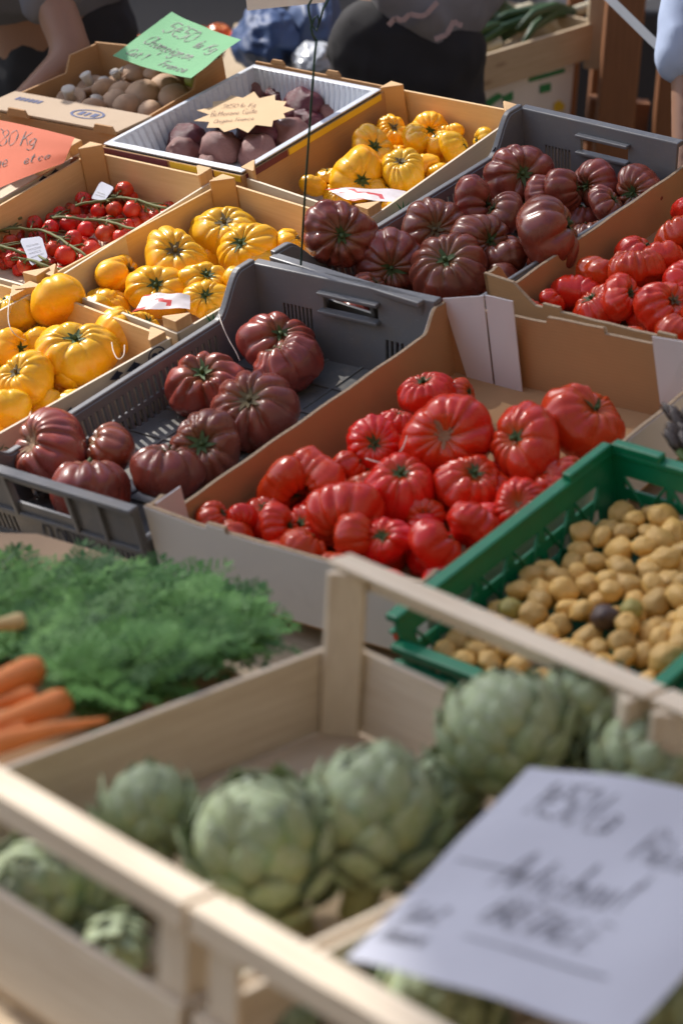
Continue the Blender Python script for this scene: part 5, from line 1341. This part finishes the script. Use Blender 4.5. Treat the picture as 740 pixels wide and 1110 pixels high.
# ================================================================== BACKGROUND (level world)
def person(joints, edges, label, clothes, skin=SKIN, rootj=0):
    """body grown round a joint skeleton; joints = [(xyz, (rx, ry))]; clothes = [(name, material, joints, edges)] are worn children"""
    def grow(name, mat, J, Ed, parent=None, sub=2):
        me = bpy.data.meshes.new(name); me.from_pydata([tuple(j[0]) for j in J], Ed, []); me.materials.append(mat)
        o = bpy.data.objects.new(name, me); COL.objects.link(o)
        if parent: o.parent = parent
        sk = o.modifiers.new('skin', 'SKIN'); sk.use_smooth_shade = True
        if not me.skin_vertices: 
            bpy.context.view_layer.objects.active = o
        lay = me.skin_vertices[0] if me.skin_vertices else None
        return o, me
    def bodymesh(name, mat, J, Ed, parent=None):
        # metaball-free growth: tapered rings along every bone, merged with a voxel remesh into one continuous skin
        mb = MB()
        for a, b_ in Ed:
            (pa, ra), (pb, rb) = J[a], J[b_]; pa, pb = Vector(pa), Vector(pb); n = 9
            L = (pb - pa)
            ring = [pa.lerp(pb, i / n) for i in range(n + 1)]; d = L.normalized()
            up = Vector((0, 1, 0)) if abs(d.y) < .8 else Vector((0, 0, 1)); x = d.cross(up).normalized(); y = d.cross(x).normalized()
            base = len(mb.v); k = 18
            pre = [(pa - d * min(ra) * .6, .55), (pa - d * min(ra) * .25, .9)]; post = [(pb + d * min(rb) * .25, .9), (pb + d * min(rb) * .6, .55)]
            seq = [(p, ra[0] * s, ra[1] * s) for p, s in pre] + [(p, ra[0] + (rb[0] - ra[0]) * i / n, ra[1] + (rb[1] - ra[1]) * i / n) for i, p in enumerate(ring)] + [(p, rb[0] * s, rb[1] * s) for p, s in post]
            for p, r0, r1 in seq: mb.add([p + x * cos(2 * pi * i / k) * r0 + y * sin(2 * pi * i / k) * r1 for i in range(k)])
            for j in range(len(seq) - 1):
                for i in range(k): i2 = (i + 1) % k; mb.face((base + j * k + i, base + j * k + i2, base + (j + 1) * k + i2, base + (j + 1) * k + i))
            mb.face([base + k - 1 - i for i in range(k)]); e = base + (len(seq) - 1) * k; mb.face([e + i for i in range(k)])
        o = mb.build(name, mat, parent, True)
        rm = o.modifiers.new('remesh', 'REMESH'); rm.mode = 'VOXEL'; rm.voxel_size = .014; rm.use_smooth_shade = True
        sm = o.modifiers.new('smooth', 'SMOOTH'); sm.iterations = 6; sm.factor = .5
        if name in ('shirt', 'trousers'):
            tx = bpy.data.textures.new('folds', 'CLOUDS'); tx.noise_scale = .11; dm = o.modifiers.new('folds', 'DISPLACE'); dm.texture = tx; dm.strength = .035; dm.mid_level = .5; dm.texture_coords = 'GLOBAL'
        return o
    b = bodymesh('person', skin, joints, edges); tag(b, label, 'person'); MW[b.name] = Matrix.Identity(4)
    for name, mat, J, Ed in clothes: bodymesh(name, mat, J, Ed, b)
    return b, bodymesh
def standing(x, y, lean, label, shirt, trousers, sleeve, armL, armR, face=1, hip=.165, hem=.95):
    """x, y on the ground; lean = shoulder offset; armL/armR = (elbow, wrist) points"""
    lx, ly = lean; V = Vector
    pel = V((x, y, .93)); wst = V((x + lx * .25, y + ly * .25, 1.10)); ch = V((x + lx * .7, y + ly * .7, 1.32)); nk = V((x + lx, y + ly, 1.47)); hd = V((x + lx * 1.12, y + ly * 1.15, 1.62)); ht = V((x + lx * 1.15, y + ly * 1.2, 1.72))
    sl, sr = nk + V((-.17, 0, -.06)), nk + V((.17, 0, -.06))
    J = [(pel, (hip, .12)), (wst, (.135, .10)), (ch, (.155, .11)), (nk, (.058, .06)), (hd, (.075, .095)), (ht, (.06, .075)),
         (pel + V((-.09, 0, -.06)), (.085, .09)), (V((x - .10, y, .50)), (.055, .06)), (V((x - .11, y + .03, .10)), (.038, .045)), (V((x - .12, y - .14, .04)), (.042, .03)),
         (pel + V((.09, 0, -.06)), (.085, .09)), (V((x + .10, y, .50)), (.055, .06)), (V((x + .11, y + .03, .10)), (.038, .045)), (V((x + .12, y - .14, .04)), (.042, .03)),
         (sl, (.055, .06)), (armL[0], (.042, .045)), (armL[1], (.028, .032)), (sr, (.055, .06)), (armR[0], (.042, .045)), (armR[1], (.028, .032))]
    Ed = [(0, 1), (1, 2), (2, 3), (3, 4), (4, 5), (0, 6), (6, 7), (7, 8), (8, 9), (0, 10), (10, 11), (11, 12), (12, 13), (2, 14), (14, 15), (15, 16), (2, 17), (17, 18), (18, 19)]
    for (el, wr) in (armL, armR):
        d = (wr - el).normalized(); sd = d.cross(V((0, 0, 1))).normalized()
        if sd.length < .1: sd = V((1, 0, 0))
        pm = wr + d * .09; k = len(J); J += [(pm, (.022, .036))]; w = [i for i, j in enumerate(J) if j[0] is wr][0]; Ed.append((w, k))
        for f_ in range(4):
            b0 = pm + sd * (.027 - .018 * f_) ; L = (.062, .072, .068, .052)[f_]; m_ = b0 + d * L * .6 - V((0, 0, .008)); e = b0 + d * L - V((0, 0, .030))
            k2 = len(J); J += [(b0, (.0095, .0095)), (m_, (.009, .009)), (e, (.0075, .0075))]; Ed += [(k, k2), (k2, k2 + 1), (k2 + 1, k2 + 2)]
        t0 = wr + d * .03 + sd * .02; t1 = t0 + d * .03 + sd * .03; t2 = t1 + d * .03 - V((0, 0, .01)); k2 = len(J); J += [(t0, (.012, .012)), (t1, (.011, .011)), (t2, (.009, .009))]; Ed += [(w, k2), (k2, k2 + 1), (k2 + 1, k2 + 2)]
    g = lambda r, a: (r[0] + a, r[1] + a)
    JS = [(V((x + lx * .05, y + ly * .05, hem)), (hip + .022, .145)), (wst, (.165, .125)), (ch, (.178, .130)), (nk - V((0, 0, .05)), (.085, .08)), (sl, (.072, .075)), (sl.lerp(armL[0], sleeve), (.066, .068)), (sr, (.072, .075)), (sr.lerp(armR[0], sleeve), (.066, .068))]
    ES = [(0, 1), (1, 2), (2, 3), (2, 4), (4, 5), (2, 6), (6, 7)]
    JT = [(V((x + lx * .1, y, 1.02)), (hip + .002, .128)), (pel, (hip + .014, .135)), (J[6][0], (.10, .105)), (J[7][0], (.078, .08)), (J[8][0], (.062, .065)), (J[10][0], (.10, .105)), (J[11][0], (.078, .08)), (J[12][0], (.062, .065))]
    ET = [(0, 1), (1, 2), (2, 3), (3, 4), (1, 5), (5, 6), (6, 7)]
    b, bm_ = person(J, Ed, label, [('trousers', trousers, JT, ET), ('shirt', shirt, JS, ES)])
    bm_('hair', HAIR, [(hd + V((0, .025, .05)), (.088, .09)), (ht + V((0, .01, .0)), (.07, .08))], [(0, 1)], b)
    m = MB()   # face: eyes, nose, mouth, ears
    for s in (-1, 1): m.tube([hd + V((s * .03, -.088, .0)), hd + V((s * .03, -.098, .0))], .011, 8)
    m.tube([hd + V((0, -.09, .0)), hd + V((0, -.118, -.035)), hd + V((0, -.092, -.04))], [.008, .014, .008], 8); m.tube([hd + V((-.025, -.092, -.065)), hd + V((0, -.1, -.067)), hd + V((.025, -.092, -.065))], .006, 6)
    for s in (-1, 1): m.tube([hd + V((s * .076, .0, -.02)), hd + V((s * .088, .01, .01)), hd + V((s * .08, .01, .03))], .012, 6)
    m.build('face', SKIN, b, True)
    return b
V = Vector
def gx(px, y): return wy(px, 60, y).x
# person in grey printed shirt
px_, py_ = wy(438, 60, 5.5).x, 5.5
b = standing(px_, py_, (.16, .05), 'person in grey shirt with pink zigzag print and black trousers', SHIRTP, TROUS, .55, (V((px_ - .22, 5.4, 1.18)), V((px_ - .18, 5.2, 1.22))), (V((px_ + .24, 5.72, 1.2)), V((px_ + .06, 5.8, 1.08))), hem=1.085)
def zig(pts, w, y_off):
    m = MB(); P = []
    for a, c in zip(pts, pts[1:]):
        a3, c3 = wy(*a, py_ - y_off), wy(*c, py_ - y_off); m.bar(a3, c3, .011, .004, V((0, 1, 0)))
    o = m.build('zigzag_print', ZIG, b)
zig([(421, 27), (428, 19), (436, 22), (444, 15), (456, 17), (462, 15), (468, 8), (474, 2)], 0, .155); zig([(471, 42), (484, 37), (492, 22), (496, 26), (501, 27)], 0, .150)
# person leaning in from the left, bare forearm reaching behind the boxes
lx_, ly_ = wy(72, 60, 5.55).x, 5.55
el, wr = wy(80, 60, 5.02), wy(26, 108, 4.95)
standing(lx_, ly_, (-.30, -.25), 'person in dark grey tee shirt bending with bare arm behind the mushroom box', TSHIRT, TROUS, .74, (wy(-150, 40, 5.1), wy(-120, 120, 4.9)), (el, wr), hem=1.16)
# person at the right edge in pale blue sleeve
rx_ = wy(840, 60, 4.95).x
standing(rx_, 4.95, (0, 0), 'person in a pale blue sleeve with bare forearm at the right picture edge', SLEEVE, TROUS, 1.12, (wy(748, 50, 4.85), wy(742, 160, 4.75)), (V((rx_ + .3, 5.0, 1.15)), V((rx_ + .30, 4.95, .95))))

# wooden crate of leeks with its printed box below
def back_crate():
    y0 = 6.0
    a, c = wy(468, 96, y0), wy(643, 44, y0 + .35); d = (c - a); d.z = 0; z0 = (a.z + c.z) / 2; a.z = c.z = z0 
    a, c = wy(466, 97, y0), wy(644, 42, y0 + .42); h = .095
    dirv = (c - a).normalized(); nb = V((-dirv.y, dirv.x, 0)).normalized() * .42
    r = rt('wooden_crate', at_w(a - UP * h), 'pale wooden crate of dark green leeks in the blurred background', 'wooden crate')
    for p, q_, nm in ((a, c, 'side_board'), (a + nb, c + nb, 'side_board'), (a, a + nb, 'end_board'), (c, c + nb, 'end_board')):
        m = MB(); dd = (q_ - p).normalized(); m.bar(p + dd * .012, q_ - dd * .012, .012, h); m.build(nm, GREYW, r, bevel=.002)
    for p in (c, c + nb, a + nb):
        m = MB(); m.bar(p - UP * h * .8, p + UP * .20, .045, .035, V((0, 1, 0))); m.build('corner_post', GREYW, r, bevel=.002)
    m = MB(); m.bar(c + UP * .15 - dirv * .4 + nb, c + UP * .15 + nb, .014, .09); m.build('top_rail', GREYW, r)
    m = MB(); m.bar(a + nb * .5 - UP * .05, c + nb * .5 - UP * .05, .36, .01); m.build('floor', GREYW, r)
    gm = plain('leek_leaf', (.018, .065, .016), .45, .5, 14); wm_ = plain('leek_root', (.55, .50, .36), .7, .2)
    q = random.Random(3)
    for k in range(13):
        s = .10 + .06 * k; base = a.lerp(c, min(.97, s)) + nb * q.uniform(.2, .8) + UP * q.uniform(.01, .05); e = dirv * q.uniform(-.10, .02) + nb.normalized() * q.uniform(-.05, .1)
        m = MB(); st_ = base + dirv * .16
        for j in range(5):
            w = V((q.uniform(-.06, .06), q.uniform(-.06, .06), q.uniform(-.02, .08))); pts = [st_, st_ - dirv * .10 + w * .4 + UP * .02, st_ - dirv * .22 + w + UP * .01, st_ - dirv * .32 + w * 1.6 - UP * .03]
            m.tube(pts, [.014, .016, .012, .002], 6)
        o = m.build('leek', gm, None, True, origin=at_w(base)); tag(o, 'dark green leek lying in the background wooden crate', 'leek', 'leeks in the background crate')
        m = MB(); m.tube([st_ - dirv * .005, st_ + dirv * .07, st_ + dirv * .085], [.014, .016, .008], 8); s_ = m.build('white_shaft', wm_, o, True)
    # printed carton under it
    nn = nb.normalized() * .30; hh = .10
    b0 = a + dirv * .03 + nn * .03 - UP * (h / 2 + .206); b1 = c - dirv * .06 + nn * .03 - UP * (h / 2 + .206)
    r2 = rt('printed_carton', at_w(b0), 'white carton with green and yellow print below the leek crate', 'carton')
    m = MB(); m.box8([b0, b1, b1 + nn, b0 + nn] + [p + UP * .20 for p in (b0, b1, b1 + nn, b0 + nn)]); m.build('box', CARDW, r2, bevel=.003)
    n_ = -nn.normalized()
    def pr(pxs, mt):
        def hit(x, y):
            dd = RW @ ray(x, y); o_ = V((0, 0, CZ)); return o_ + dd * ((b0 + n_ * .003 - o_).dot(n_) / dd.dot(n_))
        m = MB(); k = m.add([hit(x, y) for x, y in pxs]); m.face(range(k, k + len(pxs))); m.build('print', mt, r2)
    pr([(573, 84), (612, 73), (612, 78), (573, 89)], INKG); pr([(585, 92), (597, 89), (597, 98), (585, 101)], INKG); pr([(600, 112), (606, 108), (612, 113), (611, 119), (600, 121)], YELP)
    pr([(505, 112), (520, 97), (524, 101), (512, 116)], INKG); pr([(524, 110), (540, 100), (546, 104), (530, 116)], INKG); pr([(545, 104), (556, 98), (556, 108), (545, 112)], INKG)
back_crate()
def timber(px0, px1, y, label, z1=1.9, mat=BROWNW, d=.07):
    a, c = wy(px0, 80, y).x, wy(px1, 80, y).x; m = MB(); m.bar((((a + c) / 2), y, 0), ((a + c) / 2, y, z1), c - a, d, V((0, -1, 0)))
    o = m.build('timber_post', mat, None, bevel=.006, origin=at_w(V(((a + c) / 2, y, 0)))); tag(o, label, 'post', 'brown timber posts in the background')
timber(609, 626, 6.7, 'brown timber post just right of the printed carton', 1.05); timber(650, 691, 6.3, 'broad brown timber post beneath the diagonal strap'); timber(713, 738, 6.35, 'brown timber post nearest the pale blue sleeve'); timber(640, 653, 6.75, 'dark timber post set back beside the broad one')
m = MB(); a, c = wy(636, 128, 6.42), wy(700, 134, 6.42); m.bar(a, c, .06, .12); o = m.build('timber_rail', BROWNW, None, origin=at_w(a)); tag(o, 'brown timber cross rail behind the rear grey crate', 'rail')
m = MB(); a, c = wy(590, 60, 7.6), wy(800, 70, 7.6); m.box8([(a.x, 7.6, 0), (c.x, 7.6, 0), (c.x, 8.2, 0), (a.x, 8.2, 0), (a.x, 7.6, .75), (c.x, 7.6, .75), (c.x, 8.2, .75), (a.x, 8.2, .75)])  # plain dark block added to fill the dark gap between the posts
o = m.build('dark_gap_block', plain('dark_gap_block', (.02, .02, .024), .6, .3), None, origin=at_w(V((a.x, 7.6, 0))), bevel=.02); tag(o, 'dark block added to fill the gap behind the timber posts', 'bin')
o = lump('white_sack', lump_mesh('white_sack', plain('white_netting', (.50, .50, .48), .8, .6, 60, .6, 60), 9, .9, 0, .2), wy(703, 44, 7.8), .12, WORLD, 'white netted sack glimpsed between two timber posts', 'sack', None, (0, 0, 0), (1, .8, 1.2))
m = MB(); m.bar(wy(640, -22, 5.2), wy(742, 78, 4.9), .018, .004, V((0, 1, 0))); o = m.build('strap', STEEL, None, origin=at_w(wy(690, 30, 5.0))); m2 = MB(); m2.bar(wy(702, 39, 5.02), wy(708, 45, 5.01), .024, .010, V((0, 1, 0))); m2.build('buckle', TROUS, o) if False else None; tag(o, 'grey strap running diagonally in front of the timber posts', 'strap')

# crumpled blue sheeting
def crumple(px0, px1, py0, py1, y, mat, name, label, cat, seed, th=.16):
    a, c = wy(px0, py1, y), wy(px1, py0, y); cx, cz = (a.x + c.x) / 2, (a.z + c.z) / 2; sx, sz = (c.x - a.x) / 2, (c.z - a.z) / 2; v, f = [], []; n, m_ = 60, 40
    for j in range(m_ + 1):
        t = pi * j / m_
        for i in range(n):
            p = 2 * pi * i / n; d = V((sin(t) * cos(p), sin(t) * sin(p), cos(t))); w = mnoise.noise(d * 1.4 + V((seed, 0, 0))); w2 = 1 - abs(mnoise.noise(d * 2.6 + V((seed, 5, 0)))) * 2; w3 = 1 - abs(mnoise.noise(d * 6 + V((seed, 9, 0)))) * 2
            k = 1 + .22 * w + .09 * w2 + .02 * w3; v.append((cx + d.x * sx * k, y + d.y * th * k, cz + d.z * sz * k))
    for j in range(m_):
        for i in range(n): k = (i + 1) % n; f.append((j * n + i, (j + 1) * n + i, (j + 1) * n + k, j * n + k))
    me = bpy.data.meshes.new(name); O = V((cx, y, cz)); me.from_pydata([tuple(V(p) - O) for p in v], [], f); me.materials.append(mat); me.polygons.foreach_set('use_smooth', [True] * len(f)); me.update()
    o = bpy.data.objects.new(name, me); COL.objects.link(o); o.location = O; tag(o, label, cat)
crumple(254, 322, 8, 74, 5.9, DENIM, 'blue_tarp', 'crumpled blue tarp heap behind the white beetroot tub', 'tarp', 2)
crumple(308, 376, -6, 84, 6.05, plain('pale_blue_tarp', (.07, .11, .22), .55, .4, 5, .4, 18), 'blue_tarp', 'lighter blue tarp bundle left of the black trousers', 'tarp', 7)
crumple(316, 366, 48, 84, 5.75, SILV, 'plastic_bag', 'shiny clear plastic bag in front of the blue tarps', 'plastic bag', 12, .08)
# a bench that carries the background produce
m = MB(); a, c = wy(230, 90, 5.7), wy(640, 120, 5.7); zt = wy(320, 84, 5.75).z - .03
m.box8([(a.x, 5.68, zt - .05), (a.x + .33, 5.68, zt - .05), (a.x + .33, 6.6, zt - .05), (a.x, 6.6, zt - .05), (a.x, 5.68, zt), (a.x + .33, 5.68, zt), (a.x + .33, 6.6, zt), (a.x, 6.6, zt)])
o = m.build('back_table', GREYW, None, origin=at_w(V((a.x, 5.7, zt)))); tag(o, 'low back table under the blue tarps', 'table')
# crate of orange tomatoes far left
def orange_crate():
    p = wy(158, 40, 6.4); r = rt('plastic_crate', at_w(p - UP * .09), 'white rimmed crate of orange tomatoes in the blurred background', 'crate')
    a, c = wy(128, 36, 6.4), wy(196, 48, 6.25); d = (c - a); d.z = 0; d.normalize(); nb = V((-d.y, d.x, 0)) * .30; a, c = V((a.x, a.y, p.z - .02)), V((c.x, c.y, p.z - .02))
    for s, e in ((a, c), (a + nb, c + nb), (a, a + nb), (c, c + nb)):
        m = MB(); m.bar(s - UP * .05, e - UP * .05, .01, .10); m.build('wall', BROWNW, r); m = MB(); m.bar(s + UP * .004, e + UP * .004, .022, .012); m.build('rim', WHITEP, r)
    m = MB(); m.box8([q_ - UP * .1 for q_ in (a, c, c + nb, a + nb)] + [q_ - UP * .06 for q_ in (a, c, c + nb, a + nb)]); m.build('floor', BROWNW, r)
    q = random.Random(8)
    for i in range(3):
        for j in range(5):
            w = a.lerp(c, .16 + .34 * i) + nb * (.12 + .19 * j) + UP * (q.uniform(-.015, .02)); rr = q.uniform(.032, .04)
            me, tp = tomato_mesh('orange_tomato', rr, .8, 7, .06, ORANGE, 900 + i * 9 + j, 40, 20); o = bpy.data.objects.new('orange_tomato', me); COL.objects.link(o); o.matrix_world = place_axis(w, V((q.uniform(-.3, .3), q.uniform(-.3, .3), 1)).normalized(), q.uniform(0, 6))
            tag(o, 'orange tomato in the white rimmed background crate', 'tomato', 'orange tomatoes in the background crate')
    lg = MB(); b = a.lerp(c, .5) + nb * .5; lg.bar((b.x, b.y, 0), (b.x, b.y, p.z - .125), .30, .26, V((0, 1, 0))); o = lg.build('crate_stand', BROWNW, None, origin=at_w(V((b.x, b.y, 0)))); tag(o, 'dark box stand under the orange tomato crate', 'stand')
orange_crate()
cg = [wy(24, 42, 6.0), wy(43, 50, 6.0), wy(48, 66, 5.95), wy(28, 80, 5.95)]
cg2 = [cg[0], cg[1], cg[2], cg[3]]
price_card('price_card', cg[0], cg[1], cg[2], cg[3], WORLD, PAPERG, [], 'small blurred green card in the background beside the bare arm') if False else None
m = MB(); m.slab(cg, V((0, .004, 0))); o = m.build('green_card', PAPERG, None, origin=at_w(cg[0])); tag(o, 'small blurred green card in the background left of the bare arm', 'card')

# ground, added houses, unseen sheet added to shade the right of the stall
def ground():
    t = NT('paving'); o = t.coord(); c = t.mix(t.noise(1.2, 8, o, .65), (.045, .04, .034), (.09, .078, .063)); c = t.mix(t.ramp(t.noise(60, 3, o), [(.4, (0, 0, 0)), (.8, (.6,) * 3)]), c, (.12, .11, .09))
    t.col(c); t.set(Roughness=.85); t.bump(t.noise(80, 4, o), .4, .01)
    m = MB(); n = m.add([(-60, -60, 0), (60, -60, 0), (60, 120, 0), (-60, 120, 0)]); m.face((n, n + 1, n + 2, n + 3)); o = m.build('ground', t.m); tag(o, kind='structure')
ground()
def house(x0, x1, y0, y1, h, face, label, wall):  # unseen houses added to block low sky and bounce warm light
    r = rt('added_house', at_w(V(((x0 + x1) / 2, (y0 + y1) / 2, 0))), label, 'house')
    m = MB(); m.box(((x0 + x1) / 2, (y0 + y1) / 2, h / 2), (x1 - x0, y1 - y0, h)); m.build('wall', wall, r)
    m = MB(); m.box(((x0 + x1) / 2, (y0 + y1) / 2, h + .15), (x1 - x0 + .6, y1 - y0 + .6, .3)); m.build('eaves', BROWNW, r)
    ax = 0 if face in ('+y', '-y') else 1; lo, hi = ((x0, x1), (y0, y1))[ax]; n = int((hi - lo) / 3)
    for k in range(n):
        for z in (1.6, 4.6, 7.6):
            if z + 1 > h: continue
            c = lo + (k + .5) * (hi - lo) / n; p = {'+y': (c, y1 + .02, z), '-y': (c, y0 - .02, z), '-x': (x0 - .02, c, z)}[face]
            m = MB(); m.box(p, (1.1, .06, 1.6) if ax == 0 else (.06, 1.1, 1.6)); f_ = m.build('window', GREYW, r)
            m = MB(); m.box(p, (.95, .08, 1.45) if ax == 0 else (.08, .95, 1.45)); m.build('pane', GLASS, f_)
GLASS = plain('window_glass', (.03, .035, .04), .08, .1)
STONE = plain('cream_render', (.42, .34, .25), .9, .2, 3, .3, 20); STONE2 = plain('ochre_render', (.34, .25, .17), .9, .2, 3, .3, 20)
house(-16, 14, -13, -7, 11, '+y', 'unseen cream house added behind the photographer to bounce warm light', STONE)
house(7.5, 13, -5, 15, 10, '-x', 'unseen ochre house added on the right to block low sky and bounce light', STONE2)
house(-20, 18, 17, 23, 8.5, '-y', 'unseen long ochre house added at the far side to block low sky', STONE2)
SUN = V((-.52, .50, .70)).normalized()
def sun_blocker(poly, dist, label):  # unseen sheet, outline projected toward the sun to cast the wanted shade
    pts = [V((x, y, .95)) + SUN * dist for x, y in poly]
    m = MB(); k = m.add(pts); m.face(range(k, k + len(pts))); t = NT('sun_blocker_fabric'); t.col((.5, .48, .44)); t.set(Roughness=.9); tr = t.n('ShaderNodeBsdfTransparent'); mx = t.n('ShaderNodeMixShader'); mx.inputs[0].default_value = .22; t.l(t.b.outputs[0], mx.inputs[1]); t.l(tr.outputs[0], mx.inputs[2]); t.l(mx.outputs[0], t.t.nodes['Material Output'].inputs[0])
    o = m.build('sun_blocker', t.m, None, origin=at_w(pts[0])); tag(o, label, 'sun_blocker')
sun_blocker([(.62, 4.58), (-.21, 3.64), (-.60, 3.37), (-.72, 3.33), (-1.25, 2.5), (-1.35, 2.05), (-.30, 2.02), (.03, 1.92), (.10, 1.5), (.2, .6), (3.5, .6), (3.5, 4.3)], 7.0, 'unseen fabric sheet added above to shade the right of the stall')

# ================================================================== LIGHT, CAMERA
w = bpy.data.worlds.new('World'); sc.world = w; w.use_nodes = True; nt = w.node_tree
sky = nt.nodes.new('ShaderNodeTexSky'); sky.sky_type = 'NISHITA'; sky.sun_disc = False
sky.sun_elevation = math.asin(SUN.z); sky.sun_rotation = math.atan2(SUN.x, SUN.y)
sky.air_density = 1.0; sky.dust_density = 2.0
nt.links.new(sky.outputs[0], nt.nodes['Background'].inputs[0]); nt.nodes['Background'].inputs[1].default_value = .15
ld = bpy.data.lights.new('sun', 'SUN'); ld.energy = 3.2; ld.angle = radians(.55); ld.color = (1, .95, .88)
lo_ = bpy.data.objects.new('sun', ld); COL.objects.link(lo_); lo_.rotation_euler = SUN.to_track_quat('Z', 'Y').to_euler()
cd = bpy.data.cameras.new('camera'); cam = bpy.data.objects.new('camera', cd); COL.objects.link(cam); sc.camera = cam
cd.sensor_fit = 'HORIZONTAL'; cd.sensor_width = 24; cd.lens = 24 * F_PX / 740; cd.clip_start = .05; cd.clip_end = 500
cam.matrix_world = Matrix.Translation((0, 0, CZ)) @ RW.to_4x4()
cd.dof.use_dof = True; cd.dof.focus_distance = 4.15; cd.dof.aperture_fstop = 3.7; cd.dof.aperture_blades = 0
vs = sc.view_settings; vs.view_transform = 'Standard'; vs.look = 'None'; vs.exposure = 0.72; vs.gamma = 1; vs.use_curve_mapping = False
vs.use_white_balance = True; vs.white_balance_temperature = 6450; vs.white_balance_tint = 10
cy = sc.cycles; cy.use_denoising = True; cy.max_bounces = 7; cy.diffuse_bounces = 4; cy.glossy_bounces = 3; cy.caustics_reflective = False; cy.caustics_refractive = False
cy.sample_clamp_indirect = 6
sc.render.resolution_x = 682; sc.render.resolution_y = 1024
